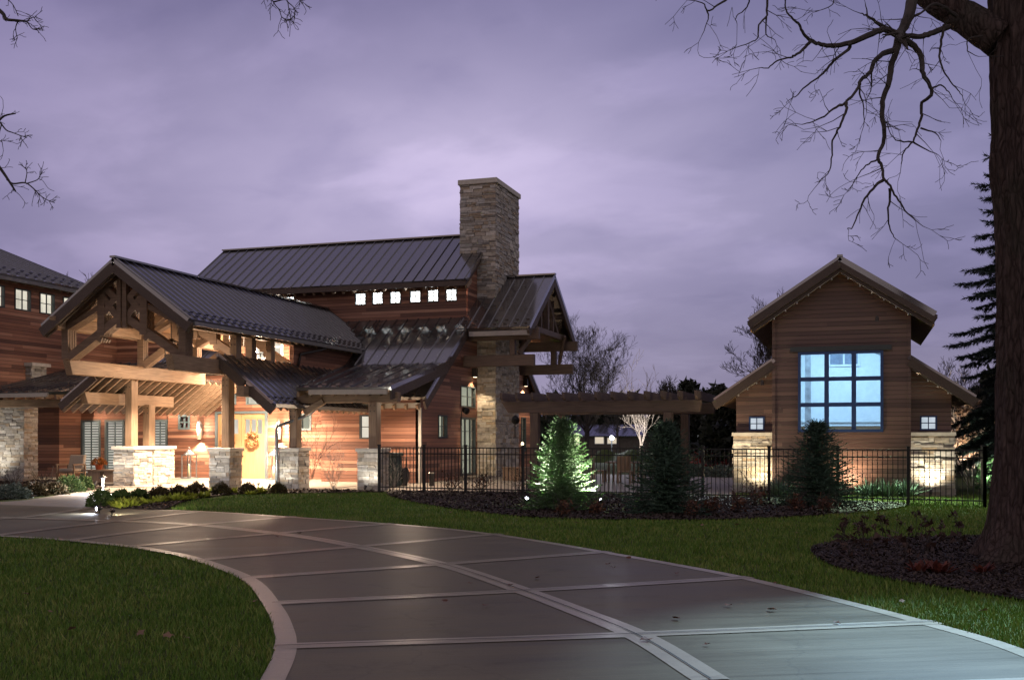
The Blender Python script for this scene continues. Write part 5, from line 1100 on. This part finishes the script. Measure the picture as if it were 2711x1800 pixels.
for k, (dx, dy, h, lb) in enumerate(((1210, 1140, .75, 'leafless shrub by the fence nearest the small lamp'), (1040, 1133, .6, 'leafless shrub by the fence in front of the gable wall'), (1108, 1137, .6, 'leafless shrub by the fence below the french door'), (1640, 1186, .42, 'russet twiggy shrub beside the broad dark spruce'), (1702, 1182, .45, 'russet twiggy shrub midway between the two dark spruces'), (1748, 1166, .55, 'dark twiggy shrub before the pavilion stone base'), (1835, 1180, .4, 'russet low shrub at the foot of the pavilion spruce'), (1300, 1190, .35, 'russet low shrub under the bright spruce'), (1375, 1186, .3, 'low dry shrub between bright and dark spruces'), (1595, 1190, .35, 'russet low shrub under the broad dark spruce'), (1905, 1180, .35, 'dry low shrub on the drive side of the pavilion spruce'))):
    bare_shrub(gp(dx, dy), h, 16, 100 + k, lb, 'twiggy shrubs in the fence bed', .75, M_TWIG if k < 3 else plain('russet_twig%s' % k, (.10, .045, .035), .9) if False else M_TWIG, leaf=M_BRN)
for k, (dx, dy, lb) in enumerate(((2006, 1146, 'arching blue-green grass tuft before the tower wall'), (2050, 1147, 'blue-green grass tuft beside the stone base'), (2092, 1147, 'narrow grass tuft at the corner of the stone base'), (1797, 1146, 'blue-green grass tuft at the tower foot beside the spruce'))):
    perennial(gp(dx, dy), 400 + k, M_BLUE, lb, 'grass tufts along the pavilion', .2, .5, 130, 'grass_tuft')
M_DRY = blades('dark_dry_leaves', (0.022, 0.012, 0.010), (0.05, 0.026, 0.02), (0.10, 0.06, 0.045))
# dry seed heads and red leaves in the oak bed
sd = [(1938, 1262), (1992, 1262), (2040, 1255), (2062, 1262), (2118, 1258), (2175, 1250), (2002, 1285), (2085, 1290), (2140, 1275), (2215, 1262), (1960, 1288)]
for k, (dx, dy) in enumerate(sd):
    b = gp(dx, dy); rg = random.Random(500 + k); t = thing('seedhead_plant', tuple(b), 'dry brown seedhead plant standing in the mulch round the oak', 'plant', 'dry seedhead plants in the oak bed'); m = MB(); V = []
    for j in range(rg.randint(2, 4)):
        a = rg.uniform(0, 6.28); h = rg.uniform(.22, .5); q = b + Vector((math.cos(a) * .1, math.sin(a) * .1, h)); m.tube([b, b.lerp(q, .5) + rv(rg, .012), q], [.006, .004, .003], 4, False)
        for z in range(14): c = q + rv(rg, .022); a_ = rv(rg, .018); V += [c - a_, c + a_, c + rv(rg, .03)]
    for j in range(18): c = b + Vector((rg.gauss(0, .08), rg.gauss(0, .08), rg.uniform(.02, .2))); a_ = rv(rg, .03); V += [c - a_, c + a_, c + rv(rg, .05)]
    m.build('stem', M_TWIG, t); A = np.array([tuple(v) for v in V]) - np.array(b); npmesh('dry_leaves', A, np.arange(len(A)).reshape(-1, 3), MATS['dark_dry_leaves'], t)
M_REDL = blades('dark_red_leaves', (.06, .016, .012), (.12, .03, .022), (.19, .07, .04))
for k, (dx, dy) in enumerate(((2120, 1322), (2152, 1318), (2168, 1324), (2265, 1324))):
    perennial(gp(dx, dy), 520 + k, M_REDL, 'low plant with dark red leaves on the mulch by the oak', 'red-leaved plants in the oak bed', .12, .17, 22, 'red_leaf_plant')
# the russet-leaved shrub and ivy by the oak
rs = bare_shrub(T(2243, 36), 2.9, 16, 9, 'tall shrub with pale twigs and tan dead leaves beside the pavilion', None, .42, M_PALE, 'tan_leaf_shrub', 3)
def tanl():
    rg = random.Random(77); b = T(2243, 36); V = []
    for k in range(1500):
        z = rg.uniform(.9, 2.9); r = .25 + .55 * math.sin((z - .5) / 2.4 * 3.0); a = rg.uniform(0, 6.28); c = Vector((math.cos(a) * r * rg.random() ** .5, math.sin(a) * r * rg.random() ** .5, z)); a_ = rv(rg, .035); V += [c - a_, c + a_, c + rv(rg, .06)]
    A = np.array([tuple(v) for v in V]); npmesh('dead_leaves', A, np.arange(len(A)).reshape(-1, 3), M_TAN, rs)
tanl()
shrub('ivy_shrub', T(2288, 34), .45, 1.5, M_SPR, 'bright lit green shrub glimpsed beside the oak trunk', None, 91, 1500, .05)
# fallen leaves
def leaf_mesh(seed):
    rg = random.Random(seed); m = MB(); n = 9; pts = []
    for k in range(n): a = 6.283 * k / n; r = (.055 if k % 2 else .034) * rg.uniform(.8, 1.2); pts.append((r * math.cos(a) * 1.3, r * math.sin(a), .012 + rg.uniform(0, .025)))
    m.v = [(0, 0, .012)] + pts; m.f = [(0, i + 1, (i + 1) % n + 1) for i in range(n)]; return m
lv = [(1408, 1308), (1402, 1304), (1416, 1311), (1085, 1348), (1178, 1352), (1240, 1335), (1450, 1290), (1560, 1325), (1790, 1347), (1025, 1390), (1560, 1430), (1490, 1480), (1630, 1490), (1120, 1400), (640, 1240), (690, 1232), (510, 1228), (300, 1200), (830, 1235), (900, 1262), (1240, 1610 - 200), (700, 1290), (480, 1270), (930, 1340), (1340, 1360), (1780, 1410), (1680, 1400), (1930, 1440), (205, 1203), (1010, 1248)]
l0 = None
for k, (dx, dy) in enumerate(lv[:16] + lv[25:28]):
    if l0 is None: o = leaf_mesh(1).build('fallen_leaf', M_BRN); l0 = o; tag(o, 'small dry brown leaf lying on the concrete drive', 'leaf', 'fallen leaves on the drive')
    else: o = l0.copy(); COL.objects.link(o)
    o.location = gp(dx, dy) + Vector((0, 0, .012)); o.rotation_euler = (rnd.uniform(-.2, .2), rnd.uniform(-.2, .2), rnd.uniform(0, 6.28)); s = rnd.uniform(.45, .9); o.scale = (s, s, s)
l1_ = None
for k, (dx, dy) in enumerate([(60, 1378), (165, 1462), (325, 1472), (388, 1478), (430, 1482), (115, 1420), (590, 1395), (1272, 1198), (1330, 1210), (1410, 1210), (1620, 1216), (1840, 1234), (1950, 1258), (1905, 1270), (2270, 1418), (2080, 1395), (1700, 1215), (900, 1160), (760, 1172), (1040, 1185)]):
    if l1_ is None: o = leaf_mesh(2).build('fallen_leaf', plain('faded_oak_leaf', (0.17, 0.10, 0.06), 0.8)); l1_ = o; tag(o, 'small tan dead leaf lying in the grass', 'leaf', 'fallen leaves on the lawn')
    else: o = l1_.copy(); COL.objects.link(o)
    o.location = gp(dx, dy) + Vector((0, 0, .035)); o.rotation_euler = (rnd.uniform(-.4, .4), rnd.uniform(-.4, .4), rnd.uniform(0, 6.28)); s = rnd.uniform(.4, .8); o.scale = (s, s, s)

# ------------------------------------------------------------------ lamps and porch things
WARM = (1.0, 0.75, 0.53); NEUT = (1.0, 0.94, 0.82)
def sconce(u, v, z, label, e):
    t = thing('wall_sconce', (u, v, z), label, 'wall lamp', 'tall wall sconces at the front door')
    m = MB(); m.box(u - .06, u + .06, v - .03, v - .002, z - .25, z + .25); m.box(u - .035, u + .035, v - .08, v - .03, z + .16, z + .2); m.build('bracket', M_GREYM, t)
    m = MB(); m.lathe((u, v - .14, z - .34), [(.085, 0), (.095, .01), (.095, .40), (.09, .41)], 18); m.build('shade', M_CREAM, t, True)
    m = MB(); m.lathe((u, v - .14, z + .08), [(.10, 0), (.10, .22), (.06, .27), (.012, .29), (.012, .36)], 18); m.build('cap', M_GREYM, t, True)
    m = MB(); m.lathe((u, v - .14, z - .36), [(.06, 0), (.06, .015)], 12); m.build('bulb', M_WARM, t)
    lamp('SPOT', (u, v - .16, z - .38), e, WARM, .04, (u, v - .22, 0), 110, .7); lamp('POINT', (u, v - .32, z + .1), e * .12, WARM, .08)
sconce(-25.4, 36.70, 1.95, 'tall cylinder sconce on the wall beside the small four-pane window', 85); sconce(-21.72, 36.70, 1.95, 'tall cylinder sconce behind the downspout beside the door', 130)
def pendant(u, v, z, e, label):
    t = thing('pendant_lantern', (u, v, z), label, 'lantern', 'pendant lanterns under the entry gable')
    m = MB(); m.tube([(u, v, z + .3), (u, v, 6.6)], .012, 6); m.build('rod', M_BLACK, t)
    m = MB()
    for a in (-1, 1):
        for b in (-1, 1): m.box(u + a * .14 - .012, u + a * .14 + .012, v + b * .14 - .012, v + b * .14 + .012, z - .25, z + .2)
    m.box(u - .16, u + .16, v - .16, v + .16, z - .28, z - .25); m.prism([(u - .18, v - .18, z + .2), (u + .18, v - .18, z + .2), (u + .18, v + .18, z + .2), (u - .18, v + .18, z + .2)], (0, 0, .03)); m.lathe((u, v, z + .23), [(.16, 0), (.05, .08), (.012, .09)], 8); m.build('frame', M_BLACK, t)
    m = MB(); m.lathe((u, v, z - .18), [(.02, 0), (.05, .04), (.06, .14), (.03, .24), (.01, .27)], 10); m.build('bulb', M_WARM, t)
    lamp('POINT', (u, v, z - .42), e * .09, WARM, .10); lamp('SPOT', (u, v, z - .36), e * 1.7, WARM, .10, (u, v, 0), 118, .5)
pendant(PU, 29.0, 4.55, 340, 'black lantern hanging under the entry gable nearest the trusses'); pendant(PU, 34.0, 4.55, 400, 'black lantern hanging under the entry gable nearest the door')
lamp('POINT', (PU, 34.3, 5.15), 130, WARM, .15); lamp('SPOT', (PU + .3, 33.2, 4.3), 210, WARM, .12, (-23.6, 36.7, 2.0), 115, .8)  # the spot has no fixture, added to brighten the entry wall
def spot(loc, target, e, col, label, ang=70, glow=None, group='ground spotlights', bl=.7, size=.04):
    loc = Vector(loc); t = thing('ground_spotlight', tuple(loc), label, 'spotlight', group); d = (Vector(target) - loc).normalized()
    m = MB(); m.tube([loc + Vector((0, 0, -.18)), loc + Vector((0, 0, .0))], .012, 6); m.build('stake', M_BLACK, t)
    m = MB(); m.tube([loc - d * .07, loc - d * .03, loc + d * .075], [.022, .04, .048], 12, False); m.build('housing', M_BRONZE, t)
    m = MB(); m.tube([loc + d * .060, loc + d * .064], .043, 12); m.build('lens', glow or M_WARM, t)
    lamp('SPOT', loc + d * .10, e, col, size, target, ang, bl); return t
# uplights in front of the entry piers
spot((-23.65, 28.35, .15), (-23.6, 29.6, 1.7), 11, NEUT, 'low spotlight in the bed aimed at the first stone pier', 100)
spot((-19.5, 27.8, .15), (-19.45, 29.0, 1.7), 11, NEUT, 'low spotlight in the bed aimed at the second stone pier', 100)
spot((-17.55, 28.95, .12), (-17.4, 29.7, 1.0), 7, NEUT, 'low spotlight at the foot of the downspout pier', 110)
spot((-14.42, 29.35, .10), (-14.5, 29.95, .9), 6, NEUT, 'low spotlight grazing the last stone pier beside the fence', 120)
ul = spot((-19.0 + .35, 30.1, .12), (-21.2, 35.5, 2.4), 90, WARM, 'glowing yellow uplight on the porch floor beside the second pier', 110)
spot((-31.0, 30.1, .15), (-31.0, 31.6, 1.6), 26, NEUT, 'low spotlight in the porch bed aimed at the pale stone wall', 100)
# gable wall lamps and floodlights
def wall_lamp(v, z, e, label):
    t = thing('wall_lamp', (-15, v, z), label, 'wall lamp', 'box lamps high on the gable end'); m = MB(); m.box(-14.998, -14.80, v - .10, v + .10, z - .12, z + .24); m.build('housing', M_BRONZE, t)
    m = MB(); m.box(-14.95, -14.83, v - .07, v + .07, z - .135, z - .122); m.build('lens', M_WARM, t); lamp('SPOT', (-14.72, v - .05, z - .15), e, (1, .74, .45), .04, (-14.95, v - .7, 0), 105, .35)
wall_lamp(40.45, 4.25, 30, 'box wall lamp above the french door by the chimney'); wall_lamp(47.4, 4.2, 50, 'box wall lamp seen past the far edge of the chimney')
def flood(p, lb, d):
    p = Vector(p); d = Vector(d).normalized(); t = thing('floodlight', tuple(p), lb, 'floodlight', 'black floodlights'); m = MB(); m.tube([p - d * .16, p - d * .1, p + d * .12, p + d * .14], [.06, .11, .14, .13], 12); m.build('head', M_BLACK, t, True)
    m = MB(); m.tube([p - d * .14, p - d * .3 - Vector((0, 0, .15)), p - d * .32 - Vector((0, 0, .7))], .018, 6); m.build('arm', M_BLACK, t)
flood((-14.55, 38.4, 2.72), 'black floodlight on an arm beside the small gable window', (.6, -.5, -.25)); flood((-10.7, 32.9, 2.25), 'round black speaker-like floodlight under the pergola beam end', (.3, -.8, -.3))
spot((-13.7, 38.0, .15), (-14.7, 41.2, 2.2), 20, (1, .78, .5), 'low spotlight on the patio washing the chimney base', 90)
# tree and pavilion lights
s1 = Vector((ray(1297, 1176).x, ray(1297, 1176).y, 0)); SB = gp(1297, 1176)
COOLG = (.92, 1.0, .70)
spot(gp(1213, 1152, .16), SB + Vector((-.2, 0, 1.2)), 700, COOLG, 'glowing spotlight on the gable side of the bright spruce', 60, M_COOL, 'spruce spotlights'); spot(gp(1388, 1157, .16), SB + Vector((.2, 0, 1.2)), 700, COOLG, 'glowing spotlight on the pavilion side of the bright spruce', 60, M_COOL, 'spruce spotlights')
def orb(p, r, label):
    t = tag(MB().lathe(Vector(p) - Vector((0, 0, r)), [(.005, 0), (r * .8, r * .4), (r, r), (r * .8, r * 1.6), (.005, r * 2)], 10).build('lamp_globe', M_COOL), label, 'lamp'); return t
spot((PVU + 2.45, 31.9, .12), (PVU + 2.45, 32.4, 1.5), 26, (1, .88, .66), 'low spotlight at the stone base beside the russet shrub', 140, None, 'pavilion uplights', 1.0); spot((PVU - 2.2, 31.6, .12), (PVU - 2.35, 32.5, 1.9), 26, (1, .84, .55), 'low spotlight at the stone base beside the patio', 140, None, 'pavilion uplights', 1.0)
spot((PVU + .25, 31.45, .12), (PVU + .35, 31.9, 1.2), 30, (1, .70, .42), 'low spotlight washing the middle of the tower wall', 140, None, 'pavilion uplights', 1.0)
spot((-4.6, 31.0, .12), (PVU - 2.6, 32.5, 2.6), 40, (1, .78, .5), 'low spotlight on the patio corner washing the wing siding', 70, None, 'pavilion uplights')
lamp('SPOT', (PVU + 1.0, 31.25, 4.80), 1000, (0.68, 1.0, .62), .05, (PVU + 1.3, 29.0, 0), 72, .7, name='eave_light'); lamp('SPOT', (PVU - 2.2, 31.6, 3.10), 150, (0.80, 0.97, 1.0), .05, (PVU - 4.6, 28.6, 0), 78, .8, name='eave_light')
for (x, y, z, lb) in ((PVU + 1.0, 31.27, 5.02, 'small eave downlight on the oak side of the tower'), (PVU - 2.2, 31.78, 3.30, 'small eave downlight on the patio wing')):
    t = thing('eave_downlight', (x, y, z), lb, 'downlight', 'eave downlights'); m = MB(); m.lathe((x, y, z - .1), [(.05, 0), (.05, .1), (.02, .16)], 10); m.build('housing', M_BRONZE, t)
tb = T(1479, 55); spot((tb.x + .5, tb.y - 2.2, .15), tb + Vector((0, 0, 2.2)), 130, (1, .95, .92), 'spotlight at the foot of the white-lit tree', 70, M_COOL, 'tree spotlights')
tb = T(2243, 36); spot((tb.x + .2, tb.y - 1.5, .15), tb + Vector((0, 0, 2.0)), 110, (1, .84, .72), 'spotlight below the tan-leaved shrub', 80, M_COOL, 'tree spotlights')
tb = T(2288, 34); spot((tb.x + .1, tb.y - 1.2, .15), tb + Vector((0, 0, .9)), 60, (.8, 1, .75), 'spotlight below the green shrub beside the oak', 80, M_COOL, 'tree spotlights')
# path light
p = gp(238, 1138); t = thing('path_light', tuple(p), 'small white path light standing in the entry walk bed', 'path light'); m = MB(); m.tube([p + Vector((0, 0, -.05)), p + Vector((0, 0, .42))], [.028, .022], 8); m.build('post', M_WHITE, t)
m = MB(); m.lathe(p + Vector((0, 0, .46)), [(.13, 0), (.12, .02), (.03, .07), (.01, .09)], 14); m.build('cap', M_BRONZE, t); m = MB(); m.lathe(p + Vector((0, 0, .41)), [(.035, 0), (.04, .045)], 10); m.build('lens', M_COOL, t); lamp('POINT', p + Vector((0, -.09, .40)), 40, (.86, .88, 1), .04)
p = gp(229, 1172, .10); spot(p, p + Vector((-.6, -1.6, -.08)), 22, (.80, .86, 1.0), 'tiny spotlight under the frosted boxwood at the bed tip', 120, M_COOL, 'ground spotlights')
p = gp(258, 1177, .12); spot(p, gp(400, 1150, .10), 30, (1, .95, .8), 'tiny added fill spotlight brightening the yellow-green edging plants', 70, M_GREYM, 'ground spotlights')  # extra spot added only to brighten the edging plants; its lens does not glow
lamp('POINT', (-14.3, 32.4, 2.70), 20, WARM, .08)
# moonlight fixture high in the oak
q = OB + Vector((-.42, -.78, 7.8)); t = thing('tree_downlight', tuple(q), 'small downlight strapped high on the oak trunk', 'downlight'); m = MB(); m.tube([q + Vector((.25, 0, .2)), q, q + Vector((-.05, -.1, -.18))], [.03, .06, .07], 10); m.build('housing', M_BRONZE, t)
lamp('SPOT', q + Vector((-.08, -.16, -.28)), 1500, (.44, .72, 1.0), .05, gp(2235, 1490), 36, 1.0)
# porch interior of the left wing and shed porch: small ceiling cans
for (x, y, z, e, lb) in ((-31.0, 36.0, 3.75, 90, 'recessed can light over the seating porch'), (-26.6, 36.2, 3.6, 60, 'recessed can light over the louvred doors'), (-14.9, 33.0, 3.30, 110, 'recessed can light under the shed porch'), (-20.2, 32.0, 3.5, 170, 'recessed can light over the entry steps')):
    t = thing('can_light', (x, y, z), lb, 'ceiling light', 'recessed porch lights'); m = MB(); m.lathe((x, y, z), [(.075, 0), (.075, .08), (.02, .10)], 14); m.build('housing', M_BRONZE, t); m = MB(); m.lathe((x, y, z - .008), [(.055, 0), (.055, .006)], 12); m.build('lens', M_WARM, t)
    lamp('SPOT', (x, y, z - .05), e, WARM, .06, (x, y, 0), 140, .5)
# chair, bench table and flower pot on the seating porch
def at_floor(dx, v): d = ray(dx, 1100); tt = v / d.y; return d.x * tt
cx_ = at_floor(165, 32.9); CHR = thing('armchair', (cx_, 32.9, .014), 'low wooden armchair with taupe cushions on the seating porch', 'armchair')
m = MB(); m.box(cx_ - .36, cx_ + .36, 32.55, 33.2, .30, .34); m.build('seat', M_TZ, CHR)
m = MB(); m.box(cx_ - .33, cx_ + .33, 32.56, 33.08, .345, .48); m.build('seat_cushion', M_CUSH, CHR, bevel=.04); m = MB(); m.prism([(cx_ - .34, 33.06, .42), (cx_ - .34, 33.22, .42), (cx_ - .34, 33.36, .98), (cx_ - .34, 33.20, .98)], (.68, 0, 0)); m.build('backrest', M_CUSH, CHR, bevel=.03)
for a in (-1, 1):
    m = MB(); x = cx_ + a * .395; m.box(x - .03, x + .03, 32.52, 33.2, .60, .645); m.build('arm', M_TY, CHR)
    for y in (32.54, 33.14): m = MB(); m.box(x - .028, x + .028, y, y + .055, .014, .599); m.build('leg', M_TZ, CHR)
bx_ = at_floor(244, 32.3); BT = thing('coffee_table', (bx_, 32.3, .014), 'low wooden slab table with box base beside the armchair', 'table')
m = MB(); m.box(bx_ - .82, bx_ + .82, 32.0, 32.7, .40, .46); m.build('table_top', M_TX, BT, bevel=.01)
for a in (-.36, .36): m = MB(); m.box(bx_ + a - .28, bx_ + a + .28, 32.08, 32.62, .014, .399); m.build('base', M_TZ, BT)
fx = at_floor(228, 32.3); FP = thing('flower_pot', (fx, 32.3, .46), 'terracotta pot of orange mums on the low wooden table', 'flower pot')
m = MB(); m.lathe((fx, 32.3, .461), [(.10, 0), (.135, .16), (.155, .165), (.155, .21), (.13, .21)], 18); m.build('pot', M_TERRA, FP, True)
V = shrub_mesh(.26, .24, 900, .03, 4) + np.array([0, 0, .20]); npmesh('flowers', V, np.arange(len(V)).reshape(-1, 3), blades('mum_flowers', (.05, .05, .015), (.30, .09, .02), (.55, .25, .05)), FP)
# floor lanterns with candles
def lantern(u, v, label):
    t = thing('floor_lantern', (u, v, .012), label, 'lantern', 'tall floor lanterns at the front door'); w = .20; m = MB()
    for a in (-1, 1):
        for b in (-1, 1): m.box(u + a * w - .018, u + a * w + .018, v + b * w - .018, v + b * w + .018, .04, .95)
    m.box(u - .24, u + .24, v - .24, v + .24, .013, .06); m.box(u - .22, u + .22, v - .22, v + .22, .93, .96); m.build('frame', M_GREYM, t)
    m = MB(); m.lathe((u, v, .96), [(.27, 0), (.22, .06), (.10, .16), (.03, .20)], 4); m.tube([(u - .05, v, 1.15), (u - .05, v, 1.21), (u, v, 1.25), (u + .05, v, 1.21), (u + .05, v, 1.15)], .01, 6); m.build('roof', M_GREYM, t)
    m = MB(); m.lathe((u, v, .061), [(.06, 0), (.06, .46), (.05, .47)], 14); c = m.build('candle', M_CAND, t, True); m = MB(); m.lathe((u, v, .53), [(.004, 0), (.014, .02), (.009, .05), (.002, .07)], 8); m.build('flame', M_WARM, c)
lantern(-25.55, 36.1, 'tall grey floor lantern with a candle before the cedar wall beside the door'); lantern(-21.55, 35.9, 'tall grey floor lantern half hidden by the downspout pier')
# wreaths on the doors
def wreath(u, z, seed, label):
    t = thing('door_wreath', (u, 36.6, z), label, 'wreath', 'flower wreaths on the front doors'); rg = random.Random(seed); m = MB(); pts = [(u + .24 * math.cos(a * .2618), 36.62, z + .24 * math.sin(a * .2618)) for a in range(25)]; m.tube(pts, .035, 6, False); m.build('ring', M_TWIG, t)
    V = []
    for k in range(520):
        a = rg.uniform(0, 6.28); r = .24 + rg.gauss(0, .045); c = Vector((r * math.cos(a), -.02 - abs(rg.gauss(0, .035)), r * math.sin(a))); a_ = rv(rg, .022); V += [c - a_, c + a_, c + rv(rg, .04)]
    A = np.array([tuple(v) for v in V]); npmesh('flowers', A, np.arange(len(A)).reshape(-1, 3), M_FLOW, t)
wreath(-24.05, 1.58, 1, 'flower wreath on the door leaf half hidden by the timber post'); wreath(-22.93, 1.58, 2, 'full round flower wreath on the fully visible door leaf')
# patio things behind the fence
gx = at_floor(903, 32.6); t = thing('grill', (gx, 32.6, 0), 'tall dark green covered grill behind the last stone pier', 'grill'); m = MB(); m.prism([(gx - .30, 32.3, .02), (gx + .30, 32.3, .02), (gx + .26, 32.35, 1.02), (gx - .26, 32.35, 1.02)], (0, .55, 0)); m.build('cover', plain('dark_green_cover', (.03, .05, .045), .7), t, bevel=.03); m = MB(); m.box(gx - .34, gx + .34, 32.26, 32.9, 1.022, 1.14); m.build('lid', plain('dark_green_lid', (.035, .055, .05), .5), t, bevel=.04)
hx_ = at_floor(927, 33.0); t = thing('hose_reel', (hx_, 33.0, 0), 'wheeled hose reel cart with loop handle against the salmon wall', 'hose reel'); m = MB(); m.tube([(hx_ - .14, 33, .35), (hx_ - .14, 33.06, .98), (hx_ + .14, 33.06, .98), (hx_ + .14, 33, .35)], .018, 6); m.box(hx_ - .2, hx_ + .2, 32.9, 33.1, .02, .06); m.build('frame', M_BLACK, t)
m = MB(); m.tube([(hx_ - .16, 33, .34), (hx_ - .15, 33, .34), (hx_ - .14, 33, .34), (hx_ + .14, 33, .34), (hx_ + .15, 33, .34), (hx_ + .16, 33, .34)], [.02, .30, .27, .27, .30, .02], 18); m.build('reel', M_BLACK, t)
bp = at_floor(996, 33.2); t = thing('bollard_light', (bp, 33.2, 0), 'short square bollard with a pale top near the gable wall', 'bollard'); m = MB(); m.box(bp - .07, bp + .07, 33.13, 33.27, -.02, .42); m.build('post', M_BRONZE, t); m = MB(); m.box(bp - .09, bp + .09, 33.11, 33.29, .421, .46); m.build('cap', M_TRIM, t, bevel=.01)
wx = at_floor(1192, 38.6); t = thing('firewood_box', (wx, 38.6, 0), 'low boxy wooden bench beside the stone chimney', 'bench'); m = MB(); m.box(wx - .45, wx + .45, 38.2, 38.9, .005, .46); m.build('base', M_TZ, t, bevel=.01); m = MB(); m.box(wx - .48, wx + .48, 38.17, 38.93, .461, .51); m.build('seat', M_TX, t, bevel=.01)
def chair(u, v, rz, label):
    t = thing('patio_chair', (u, v, 0), label, 'chair', 'wooden chairs round the patio table'); 
    for n, b in (('seat', (-.25, .25, -.25, .25, .40, .44)), ('backrest', (-.25, .25, .21, .25, .45, .98)), ('leg', (-.25, -.19, -.25, -.19, .005, .399)), ('leg', (.19, .25, -.25, -.19, .005, .399)), ('leg', (-.25, -.19, .19, .25, .005, .399)), ('leg', (.19, .25, .19, .25, .005, .399))):
        m = MB(); m.box(*b); t['_o'] = [0, 0, 0]; m.build(n, M_TZ, t)
    t.rotation_euler = (0, 0, rz)
tx, ty = at_floor(1438, 38.2), 38.2; t = thing('patio_table', (tx, ty, 0), 'square wooden patio table between chairs under the pergola', 'table'); m = MB(); m.box(tx - .6, tx + .6, ty - .5, ty + .5, .71, .76); m.build('table_top', M_TX, t)
for a in (-.5, .44):
    for b in (-.42, .36): m = MB(); m.box(tx + a, tx + a + .07, ty + b, ty + b + .07, .005, .709); m.build('leg', M_TZ, t)
for u, v, rz, lb in ((-.95, .05, 1.57, 'wooden chair on the chimney side of the patio table'), (.25, -.85, 3.14, 'wooden chair on the fence side of the patio table'), (.98, .1, -1.57, 'wooden chair on the pavilion side of the patio table')): chair(tx + u, ty + v, rz, lb)
pl = T(1205, 37); t = thing('post_lantern', tuple(pl), 'small warm post lantern just past the stone chimney by the pergola', 'lantern'); 
for o in list(bpy.data.objects):
    pass
m = MB(); m.tube([pl + Vector((0, 0, -.02)), pl + Vector((0, 0, 1.32))], .03, 8); m.build('post', M_BLACK, t); m = MB(); m.lathe(pl + Vector((0, 0, 1.32)), [(.03, 0), (.05, .03), (.05, .13), (.01, .18)], 6); m.build('glass', M_WARM, t)
for o in bpy.data.objects:
    if '_o' in o: del o['_o']
